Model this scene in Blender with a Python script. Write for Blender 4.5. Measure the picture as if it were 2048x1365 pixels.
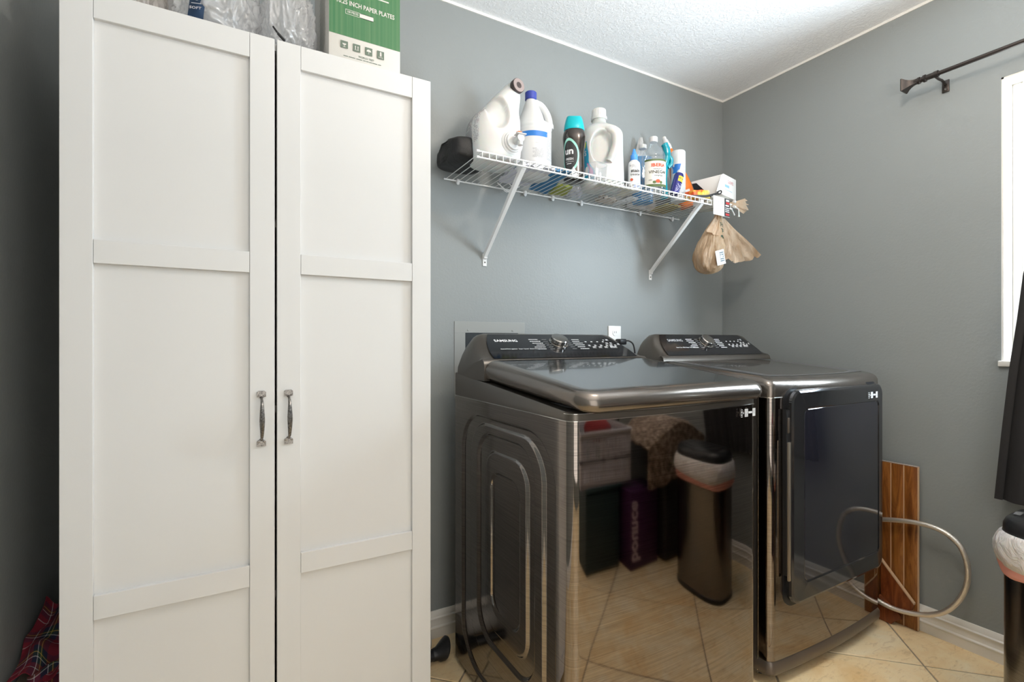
import bpy, bmesh, math, random
from mathutils import Vector, Matrix, noise
random.seed(7)
PI = math.pi
scene = bpy.context.scene
for o in list(bpy.data.objects): bpy.data.objects.remove(o)
COL = scene.collection

# ---------------------------------------------------------------- camera
cam_d = bpy.data.cameras.new('camera'); cam = bpy.data.objects.new('camera', cam_d); COL.objects.link(cam)
cam_d.sensor_width = 36.0; cam_d.lens = 987.7*36/2048; cam_d.shift_y = 1.9/2048; cam_d.clip_start = 0.02
cam.location = (-2.340, -1.780, 1.1207); cam.rotation_euler = (PI/2, 0, -math.radians(29.636))
scene.camera = cam
scene.view_settings.view_transform = 'Standard'; scene.view_settings.look = 'None'
scene.view_settings.exposure = -0.47; scene.view_settings.gamma = 1.0; scene.view_settings.use_curve_mapping = False

# ---------------------------------------------------------------- sky and lights
world = bpy.data.worlds.new('sky'); scene.world = world; world.use_nodes = True
bg = world.node_tree.nodes['Background']
bg.inputs[0].default_value = (0.76, 0.90, 1.0, 1); bg.inputs[1].default_value = 80.0
def area(name, loc, rot, sx, sy, power, col, shape='RECTANGLE'):
    d = bpy.data.lights.new(name, 'AREA'); d.shape = shape; d.size = sx; d.size_y = sy; d.energy = power; d.color = col
    o = bpy.data.objects.new(name, d); COL.objects.link(o); o.location = loc; o.rotation_euler = rot; return o
# sky portal in the window opening (samples the sky, emits nothing itself)
pt = area('window_portal', (0.135, -1.56, 1.55), (0, PI/2, 0), 0.98, 0.87, 1, (1, 1, 1)); pt.data.cycles.is_portal = True
# ceiling fitting's lamp (out of frame), then two added fill lights
pd = bpy.data.lights.new('ceiling_lamp', 'POINT'); pd.energy = 26; pd.color = (1.0, .90, .79); pd.shadow_soft_size = .07
po = bpy.data.objects.new('ceiling_lamp', pd); COL.objects.link(po); po.location = (-1.15, -1.25, 2.27)
area('ceiling_fill', (-1.45, -1.95, 1.55), (PI, 0, 0), .5, .5, 32, (1.0, .95, .89))  # unseen upward fill, added to brighten the ceiling
area('rear_fill', (-1.95, -2.95, 1.25), (PI/2, 0, 0), 1.4, 2.1, 29, (1.0, 0.96, 0.90))  # broad soft fill panel added behind the camera to lift the room

# ---------------------------------------------------------------- helpers: meshes
def fin(o, ang=35):
    me = o.data
    if len(me.polygons):
        me.polygons.foreach_set('use_smooth', [True]*len(me.polygons))
        me.set_sharp_from_angle(angle=math.radians(ang))
def obj(name, bm, m, parent=None, loc=None, ang=35, label=None, normals=True):
    """link a bmesh as one object. Geometry is given in parent space (or world when loc is given: shifted to that origin)"""
    if normals: bmesh.ops.recalc_face_normals(bm, faces=bm.faces[:])
    if loc is not None: bmesh.ops.translate(bm, verts=bm.verts[:], vec=-Vector(loc))
    me = bpy.data.meshes.new(name); bm.to_mesh(me); bm.free()
    o = bpy.data.objects.new(name, me); COL.objects.link(o)
    ms = m if isinstance(m, (list, tuple)) else [m]
    for x in ms: me.materials.append(x)
    fin(o, ang)
    if parent is not None:
        o.parent = parent
        rt = parent
        while rt.parent is not None: rt = rt.parent
        if rt.get('world_space'): me.transform(Matrix.Translation(-Vector(rt.location)))
    elif loc is not None: o.location = loc
    if label: o['label'] = label
    return o
def thing(name, label, cat, loc=(0, 0, 0), rotz=0, rot=None, group=None, world_space=False):
    o = bpy.data.objects.new(name, None); COL.objects.link(o); o.empty_display_size = .05
    o.location = loc; o.rotation_euler = rot if rot else (0, 0, rotz)
    o['label'] = label; o['category'] = cat
    if group: o['group'] = group
    if world_space: o['world_space'] = 1
    return o
def tag(o, label, cat, group=None):
    o['label'] = label; o['category'] = cat
    if group: o['group'] = group
    return o
def struct(name, bm, m, parent=None, **k):
    o = obj(name, bm, m, parent, **k); o['kind'] = 'structure'; return o
def new(): return bmesh.new()
def box(bm, x0, x1, y0, y1, z0, z1, bev=0, seg=2, mi=0):
    r = bmesh.ops.create_cube(bm, size=1)
    vs = r['verts']
    for v in vs:
        v.co = Vector((x0+(v.co.x+.5)*(x1-x0), y0+(v.co.y+.5)*(y1-y0), z0+(v.co.z+.5)*(z1-z0)))
    fs = {f for v in vs for f in v.link_faces}
    for f in fs: f.material_index = mi
    if bev > 0:
        es = list({e for v in vs for e in v.link_edges})
        bmesh.ops.bevel(bm, geom=es, offset=bev, segments=seg, affect='EDGES', profile=.5, clamp_overlap=True)
    return bm
def BX(*a, **k): return box(new(), *a, **k)
def ringfaces(bm, rings, cap0=True, cap1=True, closed=False, wrap=True, mi=0):
    vr = [[bm.verts.new(p) for p in r] for r in rings]
    n = len(vr[0]); m = len(vr)
    for i in range(m if closed else m-1):
        a, b = vr[i], vr[(i+1) % m]
        for j in range(n if wrap else n-1):
            k = (j+1) % n
            try: bm.faces.new((a[j], a[k], b[k], b[j])).material_index = mi
            except ValueError: pass
    if not closed and wrap:
        if cap0: bm.faces.new(list(reversed(vr[0]))).material_index = mi
        if cap1: bm.faces.new(vr[-1]).material_index = mi
    return vr
def tube(bm, pts, r, n=10, closed=False, mi=0, caps=True):
    pts = [Vector(p) for p in pts]; m = len(pts)
    R = r if isinstance(r, (list, tuple)) else [r]*m
    T = []
    for i in range(m):
        a = pts[(i-1) % m] if (closed or i > 0) else pts[i]; b = pts[(i+1) % m] if (closed or i < m-1) else pts[i]
        T.append((b-a).normalized())
    up = Vector((0, 0, 1)) if abs(T[0].z) < .9 else Vector((1, 0, 0))
    N = (up - T[0]*up.dot(T[0])).normalized(); rings = []
    for i in range(m):
        N = (N - T[i]*N.dot(T[i])).normalized(); B = T[i].cross(N)
        rings.append([pts[i] + (N*math.cos(2*PI*j/n)+B*math.sin(2*PI*j/n))*R[i] for j in range(n)])
    ringfaces(bm, rings, caps, caps, closed, mi=mi); return bm
def spline(pts, k=8, closed=False):
    P = [Vector(p) for p in pts]; m = len(P); out = []
    for i in range(m if closed else m-1):
        a = P[(i-1) % m] if closed or i > 0 else P[i]; b = P[i]; c = P[(i+1) % m]; d = P[(i+2) % m] if closed or i < m-2 else c
        for s in range(k):
            t = s/k
            out.append(.5*((2*b)+(c-a)*t+(2*a-5*b+4*c-d)*t*t+(3*b-a-3*c+d)*t**3))
    if not closed: out.append(P[-1])
    return out
def lathe(bm, prof, n=32, c=(0, 0), mi=0, cap0=True, cap1=True):
    rings = [[Vector((c[0]+r*math.cos(2*PI*j/n), c[1]+r*math.sin(2*PI*j/n), z)) for j in range(n)] for r, z in prof]
    ringfaces(bm, rings, cap0, cap1, mi=mi); return bm
def LA(prof, n=32, **k): return lathe(new(), prof, n, **k)
def xf(bm, M, since=0):
    for v in list(bm.verts)[since:]: v.co = M @ v.co
    return bm
def sup(a, b, e, th):
    c, s = math.cos(th), math.sin(th)
    return Vector((a*math.copysign(abs(c)**(2/e), c), b*math.copysign(abs(s)**(2/e), s), 0))
class Body:
    """lofted body: keys (z, cx, cy, a, b, exponent); smooth in z; gives surface points for labels"""
    def __init__(s, keys, sub=4):
        s.k = keys; s.zs = []
        for i in range(len(keys)-1):
            for q in range(sub): s.zs.append(keys[i][0]+(keys[i+1][0]-keys[i][0])*q/sub)
        s.zs.append(keys[-1][0])
    def at(s, z):
        K = s.k
        if z <= K[0][0]: return K[0][1:]
        if z >= K[-1][0]: return K[-1][1:]
        for i in range(len(K)-1):
            if K[i][0] <= z <= K[i+1][0]:
                t = (z-K[i][0])/max(1e-9, K[i+1][0]-K[i][0])
                a = K[i-1] if i > 0 else K[i]; b = K[i]; c = K[i+1]; d = K[i+2] if i+2 < len(K) else c
                h = c[0]-b[0]; out = []
                for q in range(1, 6):
                    m0 = (c[q]-a[q])/max(1e-6, c[0]-a[0])*h if a is not b else (c[q]-b[q])
                    m1 = (d[q]-b[q])/max(1e-6, d[0]-b[0])*h if d is not c else (c[q]-b[q])
                    lo = c[q]-b[q]
                    if lo == 0: m0 = m1 = 0
                    else:
                        m0 = max(0, min(3, m0/lo))*lo; m1 = max(0, min(3, m1/lo))*lo
                    out.append(b[q]*(2*t**3-3*t*t+1)+m0*(t**3-2*t*t+t)+c[q]*(-2*t**3+3*t*t)+m1*(t**3-t*t))
                return out
    def p(s, th, z, off=0):
        cx, cy, a, b, e = s.at(z); v = sup(a+off, b+off, e, th); return Vector((cx+v.x, cy+v.y, z))
    def build(s, bm, n=40, fn=None, mi=0):
        rings = []
        for z in s.zs:
            r = []
            for j in range(n):
                q = s.p(2*PI*j/n, z)
                r.append(fn(q) if fn else q)
            rings.append(r)
        ringfaces(bm, rings, mi=mi); return bm
    def patch(s, bm, th0, th1, z0, z1, off=.0006, nu=14, nv=6, mi=0, fn=None):
        rings = []
        for i in range(nv+1):
            z = z0+(z1-z0)*i/nv
            r = []
            for j in range(nu+1):
                q = s.p(th0+(th1-th0)*j/nu, z, off); r.append(fn(q) if fn else q)
            rings.append(r)
        ringfaces(bm, rings, wrap=False, mi=mi); return bm
    def mapper(s, th, z, off=.001):
        """flat (u to the right as seen from outside, v up) to the surface around angle th"""
        def f(u, v):
            r = max(.01, (s.at(z+v)[2]+s.at(z+v)[3])/2)
            return s.p(th+u/r, z+v, off)
        return f
_tc = {}
def textgeo(s, bold=0.0):
    key = (s, bold)
    if key not in _tc:
        c = bpy.data.curves.new('t', 'FONT'); c.body = s; c.align_x = 'CENTER'; c.align_y = 'CENTER'; c.offset = bold; c.resolution_u = 2
        o = bpy.data.objects.new('t', c); me = o.to_mesh()
        _tc[key] = ([tuple(v.co[:2]) for v in me.vertices], [tuple(p.vertices) for p in me.polygons])
        o.to_mesh_clear(); bpy.data.objects.remove(o)
    return _tc[key]
def text(bm, s, size, f, u0=0, v0=0, bold=0.0, sx=1.0, rot=0, mi=0, slant=0):
    vs, fs = textgeo(s, bold); c, sn = math.cos(rot), math.sin(rot); L = []
    for x, y in vs:
        x2 = (x+slant*y)*size*sx; y2 = y*size
        L.append(bm.verts.new(f(u0+c*x2-sn*y2, v0+sn*x2+c*y2)))
    for p in fs:
        try: bm.faces.new([L[i] for i in p]).material_index = mi
        except ValueError: pass
    return bm
def rect(bm, f, u0, u1, v0, v1, nu=1, nv=1, mi=0):
    ringfaces(bm, [[f(u0+(u1-u0)*i/nu, v0+(v1-v0)*j/nv) for i in range(nu+1)] for j in range(nv+1)], wrap=False, mi=mi); return bm
def micro(bm, f, u0, u1, v0, v1, rows, fill=.8, rnd=random, mi=0, nu=1):
    """rows of small print too fine to read"""
    h = (v1-v0)/rows
    for i in range(rows):
        u = u0
        while u < u1-(u1-u0)*.06:
            w = (u1-u0)*rnd.uniform(.06, .22); w = min(w, u1-u)
            if rnd.random() < fill: rect(bm, f, u, u+w*.86, v0+i*h+h*.25, v0+i*h+h*.72, nu, 1, mi)
            u += w
    return bm
def plane_map(o, u, v):
    o, u, v = Vector(o), Vector(u), Vector(v)
    return lambda a, b: o+u*a+v*b
def crumple(bm, amp, sc, seed=0, keep=None):
    for v in bm.verts:
        n = noise.noise_vector(v.co*sc+Vector((seed*7.1, seed*3.3, seed)))+.5*noise.noise_vector(v.co*sc*2.3+Vector((seed, 5, seed*2)))
        k = keep(v.co) if keep else 1
        v.co += n*amp*k
    return bm
def sheet(P0, U, V, nu=12, nv=12, fn=None, thick=0):
    bm = new(); P0, U, V = Vector(P0), Vector(U), Vector(V)
    ringfaces(bm, [[(fn(i/nu, j/nv) if fn else Vector())+P0+U*(i/nu)+V*(j/nv) for i in range(nu+1)] for j in range(nv+1)], wrap=False)
    if thick: solid(bm, thick)
    return bm
def solid(bm, t):
    bmesh.ops.recalc_face_normals(bm, faces=bm.faces[:]); bm.normal_update()
    fs = list(bm.faces); be = [e for e in bm.edges if len(e.link_faces) == 1]
    mp_ = {v: bm.verts.new(v.co-v.normal*t) for v in list(bm.verts)}
    lay = bm.loops.layers.uv.active
    for f in fs:
        try: g_ = bm.faces.new([mp_[v] for v in reversed(f.verts)])
        except ValueError: continue
        if lay:
            for a, b in zip(g_.loops, reversed(list(f.loops))): a[lay].uv = b[lay].uv
    for e in be:
        a, b = e.verts
        try: bm.faces.new((a, b, mp_[b], mp_[a]))
        except ValueError: pass
    return bm

# ---------------------------------------------------------------- helpers: materials
def mat(name, col, rough=.5, metal=0, spec=.5, trans=0, ior=1.45, alpha=1, coat=0, emit=None, sss=0):
    m = bpy.data.materials.new(name); m.use_nodes = True; b = m.node_tree.nodes['Principled BSDF']
    b.inputs['Base Color'].default_value = (*col, 1); b.inputs['Roughness'].default_value = rough
    b.inputs['Metallic'].default_value = metal; b.inputs['Specular IOR Level'].default_value = spec
    b.inputs['Transmission Weight'].default_value = trans; b.inputs['IOR'].default_value = ior
    b.inputs['Alpha'].default_value = alpha; b.inputs['Coat Weight'].default_value = coat
    if sss: b.inputs['Subsurface Weight'].default_value = sss; b.inputs['Subsurface Scale'].default_value = .02
    return m
def nt(m): return m.node_tree.nodes, m.node_tree.links, m.node_tree.nodes['Principled BSDF']
def noisenode(m, scale, detail=4, rough=.6, stretch=(1, 1, 1), dist=0, rot=(0, 0, 0), coord='Object'):
    N, L, b = nt(m); tc = N.new('ShaderNodeTexCoord'); mp = N.new('ShaderNodeMapping'); no = N.new('ShaderNodeTexNoise')
    mp.inputs['Scale'].default_value = stretch; mp.inputs['Rotation'].default_value = rot
    no.inputs['Scale'].default_value = scale; no.inputs['Detail'].default_value = detail; no.inputs['Roughness'].default_value = rough
    no.inputs['Distortion'].default_value = dist
    L.new(tc.outputs[coord], mp.inputs[0]); L.new(mp.outputs[0], no.inputs['Vector']); return no
def bump(m, src, strength=.3, dist=.002, prev=None):
    N, L, b = nt(m); bp = N.new('ShaderNodeBump'); bp.inputs['Strength'].default_value = strength; bp.inputs['Distance'].default_value = dist
    L.new(src, bp.inputs['Height'])
    if prev: L.new(prev.outputs[0], bp.inputs['Normal'])
    L.new(bp.outputs[0], b.inputs['Normal']); return bp
def ramp(m, src, stops, dest='Base Color'):
    N, L, b = nt(m); r = N.new('ShaderNodeValToRGB'); e = r.color_ramp.elements
    while len(e) < len(stops): e.new(.5)
    for q, (p, c) in zip(e, stops): q.position = p; q.color = (*c, 1) if len(c) == 3 else c
    L.new(src, r.inputs[0])
    if dest: L.new(r.outputs[0], b.inputs[dest])
    return r
def film(name, col, opac=.25, rough=.15, gloss=.25, bumpsc=30, bs=.5):
    """thin clear plastic: mostly transparent, partly glossy, slightly milky"""
    m = bpy.data.materials.new(name); m.use_nodes = True; N = m.node_tree.nodes; L = m.node_tree.links; N.clear()
    out = N.new('ShaderNodeOutputMaterial'); tr = N.new('ShaderNodeBsdfTransparent'); gl = N.new('ShaderNodeBsdfGlossy'); df = N.new('ShaderNodeBsdfDiffuse'); tl = N.new('ShaderNodeBsdfTranslucent')
    a1 = N.new('ShaderNodeMixShader'); a2 = N.new('ShaderNodeMixShader'); a3 = N.new('ShaderNodeMixShader')
    tr.inputs[0].default_value = (*[min(1, .6+.4*c) for c in col], 1); df.inputs[0].default_value = (*col, 1); tl.inputs[0].default_value = (*col, 1); gl.inputs['Roughness'].default_value = rough
    L.new(df.outputs[0], a3.inputs[1]); L.new(tl.outputs[0], a3.inputs[2]); a3.inputs[0].default_value = .5
    a1.inputs[0].default_value = opac; L.new(tr.outputs[0], a1.inputs[1]); L.new(a3.outputs[0], a1.inputs[2])
    fr = N.new('ShaderNodeLayerWeight'); fr.inputs[0].default_value = .3; pw = N.new('ShaderNodeMath'); pw.operation = 'POWER'; pw.inputs[1].default_value = 3.0
    ma = N.new('ShaderNodeMath'); ma.operation = 'MULTIPLY_ADD'; ma.inputs[1].default_value = .55; ma.inputs[2].default_value = gloss*.25; ma.use_clamp = True
    L.new(fr.outputs['Facing'], pw.inputs[0]); L.new(pw.outputs[0], ma.inputs[0]); L.new(ma.outputs[0], a2.inputs[0])
    L.new(a1.outputs[0], a2.inputs[1]); L.new(gl.outputs[0], a2.inputs[2]); L.new(a2.outputs[0], out.inputs[0])
    if bumpsc:
        tc = N.new('ShaderNodeTexCoord'); no = N.new('ShaderNodeTexNoise'); no.inputs['Scale'].default_value = bumpsc; no.inputs['Detail'].default_value = 5; no.inputs['Distortion'].default_value = 1.5
        bp = N.new('ShaderNodeBump'); bp.inputs['Strength'].default_value = bs; bp.inputs['Distance'].default_value = .01
        L.new(tc.outputs['Object'], no.inputs['Vector']); L.new(no.outputs[0], bp.inputs['Height'])
        for x in (gl, df): L.new(bp.outputs[0], x.inputs['Normal'])
        L.new(bp.outputs[0], fr.inputs['Normal'])
    return m

# wall paint with roller / orange peel relief
M_wall = mat('wall_paint', (.268, .284, .281), .42, spec=.35)
n = noisenode(M_wall, 110, 3, .5); n2 = noisenode(M_wall, 7, 3, .5)
bump(M_wall, n2.outputs[0], .15, .01, bump(M_wall, n.outputs[0], .35, .0018))
M_ceil = mat('ceiling_texture', (.90, .905, .91), .9, spec=.2)
n = noisenode(M_ceil, 80, 5, .62, dist=.6); r = ramp(M_ceil, n.outputs[0], [(.44, (0, 0, 0)), (.60, (1, 1, 1))], None); bump(M_ceil, r.outputs[0], .45, .0035)
M_trim = mat('white_trim_paint', (.80, .765, .70), .38)
M_caulk = mat('white_caulk', (.80, .78, .74), .6)
M_cab = mat('white_foil', (.66, .66, .655), .38, spec=.4)
n = noisenode(M_cab, 260, 2, .5); bump(M_cab, n.outputs[0], .04, .0005)
M_cabin = mat('cabinet_inside', (.55, .52, .47), .6)
M_pewter = mat('aged_pewter', (.20, .19, .18), .34, metal=.95)
n = noisenode(M_pewter, 300, 3, .6); ramp(M_pewter, n.outputs[0], [(.35, (.10, .095, .09)), (.7, (.34, .32, .30))]); bump(M_pewter, n.outputs[0], .3, .0006)
# floor
M_grout = mat('grout', (.36, .29, .20), .9)
n = noisenode(M_grout, 60, 4); ramp(M_grout, n.outputs[0], [(.3, (.27, .21, .14)), (.7, (.42, .34, .24))])
M_tile = mat('travertine_tile', (.6, .47, .3), .35, spec=.45)
N, L, b = nt(M_tile)
oi = N.new('ShaderNodeObjectInfo'); tc = N.new('ShaderNodeTexCoord'); ad = N.new('ShaderNodeVectorMath'); ad.operation = 'MULTIPLY_ADD'; ad.inputs[1].default_value = (1, 1, 1)
sc = N.new('ShaderNodeVectorMath'); sc.operation = 'SCALE'; sc.inputs['Scale'].default_value = 31
cb = N.new('ShaderNodeCombineXYZ'); L.new(oi.outputs['Random'], cb.inputs[0]); L.new(oi.outputs['Random'], cb.inputs[1]); L.new(cb.outputs[0], sc.inputs[0])
L.new(tc.outputs['Object'], ad.inputs[0]); L.new(sc.outputs[0], ad.inputs[2])
na = N.new('ShaderNodeTexNoise'); na.inputs['Scale'].default_value = 4; na.inputs['Detail'].default_value = 7; na.inputs['Roughness'].default_value = .65; na.inputs['Distortion'].default_value = .8
mp = N.new('ShaderNodeMapping'); mp.inputs['Rotation'].default_value = (0, 0, PI/4); mp.inputs['Scale'].default_value = (1.0, 3.2, 1)
nb = N.new('ShaderNodeTexNoise'); nb.inputs['Scale'].default_value = 14; nb.inputs['Detail'].default_value = 8; nb.inputs['Roughness'].default_value = .75; nb.inputs['Distortion'].default_value = 1.2
L.new(ad.outputs[0], na.inputs['Vector']); L.new(ad.outputs[0], mp.inputs[0]); L.new(mp.outputs[0], nb.inputs['Vector'])
r1 = N.new('ShaderNodeValToRGB'); e = r1.color_ramp.elements; e[0].position = .30; e[0].color = (.82, .55, .26, 1); e[1].position = .70; e[1].color = (.95, .82, .58, 1); q = e.new(.5); q.color = (.92, .71, .42, 1)
r2 = N.new('ShaderNodeValToRGB'); e = r2.color_ramp.elements; e[0].position = .36; e[0].color = (.50, .36, .21, 1); e[1].position = .47; e[1].color = (1, 1, 1, 1)
mx = N.new('ShaderNodeMix'); mx.data_type = 'RGBA'; mx.blend_type = 'MULTIPLY'; mx.inputs[0].default_value = .34
L.new(na.outputs[0], r1.inputs[0]); L.new(nb.outputs[0], r2.inputs[0]); L.new(r1.outputs[0], mx.inputs[6]); L.new(r2.outputs[0], mx.inputs[7]); L.new(mx.outputs[2], b.inputs['Base Color'])
bump(M_tile, nb.outputs[0], .12, .003)
# appliance finishes
def brushed(name, col, rough):
    m = mat(name, col, rough, metal=1.0); N, L, b = nt(m)
    n = noisenode(m, 3, 3, .6, stretch=(2.0, 2.0, 330), rot=(.05, .05, 0)); bump(m, n.outputs[0], .014, .0003)
    r = ramp(m, n.outputs[0], [(.3, tuple(c*.68 for c in col)), (.7, tuple(min(1, c*1.30) for c in col))])
    return m
M_steel = brushed('dark_brushed_steel', (.235, .205, .185), .045)
M_steelside = brushed('dark_brushed_steel_side', (.26, .235, .215), .10)
M_deck = mat('dark_bronze_coating', (.17, .145, .125), .24, metal=.85, coat=.5)
M_deckside = mat('dark_bronze_shell', (.13, .115, .10), .33, metal=.7)
M_black = mat('black_plastic', (.012, .012, .013), .4)
M_blackgloss = mat('black_glass', (.010, .010, .012), .07, spec=.8, ior=1.55)
M_lidglass = mat('dark_lid_glass', (.022, .024, .026), .11, spec=1.0, ior=1.85, coat=.6)
N, L, b = nt(M_lidglass); n = noisenode(M_lidglass, 420, 2, .5); ramp(M_lidglass, n.outputs[0], [(.66, (.02, .022, .024)), (.80, (.20, .20, .20))])
M_drytop = mat('speckled_dark_enamel', (.05, .05, .052), .30, spec=.8, coat=.4)
n = noisenode(M_drytop, 480, 2, .5); ramp(M_drytop, n.outputs[0], [(.45, (.035, .035, .037)), (.70, (.22, .215, .21))]); bump(M_drytop, n.outputs[0], .25, .0006)
M_doorglass = mat('dark_door_glass', (.012, .012, .018), .06, spec=.9, ior=1.6)
M_doorframe = mat('dark_door_frame', (.105, .105, .11), .10, metal=.85)
M_chrome = mat('chrome', (.62, .60, .57), .16, metal=1)
M_bronze = mat('bronze_grip', (.42, .36, .29), .3, metal=.8)
M_print = mat('white_print', (.75, .75, .75), .5)
M_printgrey = mat('grey_print', (.38, .38, .39), .5)
M_blackprint = mat('black_print', (.03, .03, .03), .5)
M_baseplas = mat('taupe_base_plastic', (.13, .105, .085), .35, metal=.5)
# plastics etc
M_white = mat('white_plastic', (.66, .66, .655), .35, sss=.05)
M_wire = mat('white_wire_coating', (.74, .74, .73), .35)
M_milky = mat('milky_plastic', (.66, .655, .64), .35, sss=.2)
M_blackcloth = mat('black_nylon', (.014, .013, .013), .55)
n = noisenode(M_blackcloth, 14, 5, .6, dist=1); bump(M_blackcloth, n.outputs[0], .5, .012)
M_curtain = mat('charcoal_curtain_cloth', (.020, .018, .018), .85)
n = noisenode(M_curtain, 500, 2, .5); bump(M_curtain, n.outputs[0], .3, .0006)

# ================================================================ ROOM
RX0, RY0, H = -2.745, -3.0, 2.44
fl = struct('floor', BX(RX0-.15, .15, RY0-.15, .15, -.12, -.0025), M_grout)
# diagonal tiles, clipped to the room
A, B2, S = .745, -1.256, .7176
def clip(poly):
    for (ax, lim, sg) in ((0, RX0, 1), (0, 0, -1), (1, RY0, 1), (1, 0, -1)):
        out = []
        for i in range(len(poly)):
            p, q = poly[i], poly[(i+1) % len(poly)]
            dp, dq = (p[ax]-lim)*sg, (q[ax]-lim)*sg
            if dp >= 0: out.append(p)
            if (dp > 0 and dq < 0) or (dp < 0 and dq > 0):
                t = dp/(dp-dq); out.append((p[0]+(q[0]-p[0])*t, p[1]+(q[1]-p[1])*t))
        poly = out
        if not poly: return poly
    return poly
shared = None; g = .0045
for i in range(-8, 8):
    for j in range(-9, 6):
        u0, v0 = A+i*S, B2+j*S; u1, v1 = u0+S, v0+S   # u=x-y, v=x+y
        c = [(u0+g, v0+g), (u1-g, v0+g), (u1-g, v1-g), (u0+g, v1-g)]
        full = [((u+v)/2, (v-u)/2) for u, v in c]; poly = clip(full)
        if len(poly) < 3: continue
        ar = abs(sum(poly[k][0]*poly[(k+1) % len(poly)][1]-poly[(k+1) % len(poly)][0]*poly[k][1] for k in range(len(poly))))/2
        if ar < .002: continue
        cx, cy = (u0+u1+v0+v1)/4, (v0+v1-u0-u1)/4
        whole = ar > .999*S*S/2*(1-4*g/S)
        if whole and shared: me = shared
        else:
            bm = new(); top = [bm.verts.new((p[0]-cx, p[1]-cy, 0)) for p in poly]; bot = [bm.verts.new((p[0]-cx, p[1]-cy, -.008)) for p in poly]
            f = bm.faces.new(top); k = len(top)
            for a in range(k): bm.faces.new((top[a], top[(a+1) % k], bot[(a+1) % k], bot[a]))
            bmesh.ops.recalc_face_normals(bm, faces=bm.faces[:])
            es = [e for e in bm.edges if all(v.co.z > -.001 for v in e.verts)]
            bmesh.ops.bevel(bm, geom=es, offset=.0015, segments=1, affect='EDGES')
            me = bpy.data.meshes.new('tile'); bm.to_mesh(me); bm.free(); me.materials.append(M_tile)
            if whole: shared = me
        o = bpy.data.objects.new('tile', me); COL.objects.link(o); o.location = (cx, cy, 0); o.parent = fl

struct('ceiling', BX(RX0-.15, .15, RY0-.15, .15, H, H+.12), M_ceil)
struct('wall_back', BX(RX0-.15, .15, 0, .15, -.1, H+.05), M_wall)
struct('wall_left', BX(RX0-.15, RX0, RY0-.15, -.0005, -.1, H+.05), M_wall)
struct('wall_front', BX(RX0, 0, RY0-.15, RY0, -.1, H+.05), M_wall)
WY0, WY1, WZ0, WZ1 = -2.0, -1.125, 1.055, 2.045
bm = new()
box(bm, 0, .15, WY1, -.0005, -.1, H+.05); box(bm, 0, .15, RY0-.15, WY0, -.1, H+.05)
box(bm, 0, .15, WY0, WY1, -.1, WZ0-.02); box(bm, 0, .15, WY0, WY1, WZ1, H+.05)
struct('wall_right', bm, M_wall)
# caulk line where ceiling meets wall
struct('trim_1', BX(RX0, -.004, -.004, 0, H-.010, H), M_caulk)
struct('trim_2', BX(-.004, 0, RY0, 0, H-.010, H), M_caulk)
struct('trim_3', BX(-.0035, -.0002, -.0035, -.0002, .1, H-.01), M_wall)
# baseboards with a moulded profile
prof = [(0, 0), (.016, 0), (.016, .034), (.0185, .037), (.0185, .041), (.0135, .046), (.0125, .055), (.0125, .066), (.0155, .071), (.0155, .074), (.0105, .078), (.0095, .088), (.004, .097), (0, .098)]
def baseboard(name, a, b, nrm):
    bm = new(); a, b, nrm = Vector(a), Vector(b), Vector(nrm)
    ringfaces(bm, [[p+nrm*d+Vector((0, 0, z)) for d, z in prof] for p in (a, b)]); struct(name, bm, M_trim)
baseboard('baseboard_back', (RX0, 0, 0), (0, 0, 0), (0, -1, 0))
baseboard('baseboard_right', (0, -.014, 0), (0, RY0, 0), (-1, 0, 0))
baseboard('baseboard_left', (RX0, -.014, 0), (RX0, RY0, 0), (1, 0, 0))

# window: white reveal, frame, two sashes with glass, sill
M_glass = film('window_glass', (.95, .97, 1), 0.0, .02, .1, 0)
wn = thing('window_1', 'white framed window beside the curtain rod', 'window', (0.07, -1.56, WZ0), world_space=True); wn['kind'] = 'structure'; del wn['category']; del wn['label']
bm = new()
for (y0, y1, z0, z1) in ((WY1-.006, WY1, WZ0, WZ1), (WY0, WY0+.006, WZ0, WZ1), (WY0, WY1, WZ1-.006, WZ1)): box(bm, .002, .15, y0, y1, z0, z1)
obj('reveal', bm, M_trim, wn)
obj('sill', BX(-.012, .15, WY0-.01, WY1+.006, WZ0-.02, WZ0, .003), M_trim, wn)
bm = new(); x0, x1 = .085, .135
for (y0, y1, z0, z1) in ((WY1-.030, WY1-.006, WZ0, WZ1-.006), (WY0+.006, WY0+.030, WZ0, WZ1-.006), (WY0+.03, WY1-.03, WZ0, WZ0+.03), (WY0+.03, WY1-.03, WZ1-.03, WZ1-.006)): box(bm, x0, x1, y0, y1, z0, z1, .003)
obj('frame', bm, M_trim, wn)
for nm, za, zb, xa in (('lower_sash', WZ0+.03, 1.565, .088), ('upper_sash', 1.545, WZ1-.03, .110)):
    bm = new(); ya, yb = WY0+.03, WY1-.03
    for (y0, y1, z0, z1) in ((ya, ya+.022, za, zb), (yb-.022, yb, za, zb), (ya+.022, yb-.022, za, za+.025), (ya+.022, yb-.022, zb-.022, zb)): box(bm, xa, xa+.02, y0, y1, z0, z1, .002)
    s = obj(nm, bm, M_trim, wn); obj('pane', BX(xa+.008, xa+.012, ya+.02, yb-.02, za+.02, zb-.02), M_glass, wn)

# ceiling light (out of frame, seen only in reflections)
t = thing('ceiling_light', 'bare globe ceiling light above the washer and dryer', 'light', (-1.15, -1.25, H), world_space=True)
obj('base_plate', LA([(.06, H-.001), (.06, H-.02), (.05, H-.025)], c=(-1.15, -1.25)), M_trim, t)
obj('socket', LA([(.022, H-.024), (.022, H-.085), (.018, H-.088)], c=(-1.15, -1.25)), M_trim, t)

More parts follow.
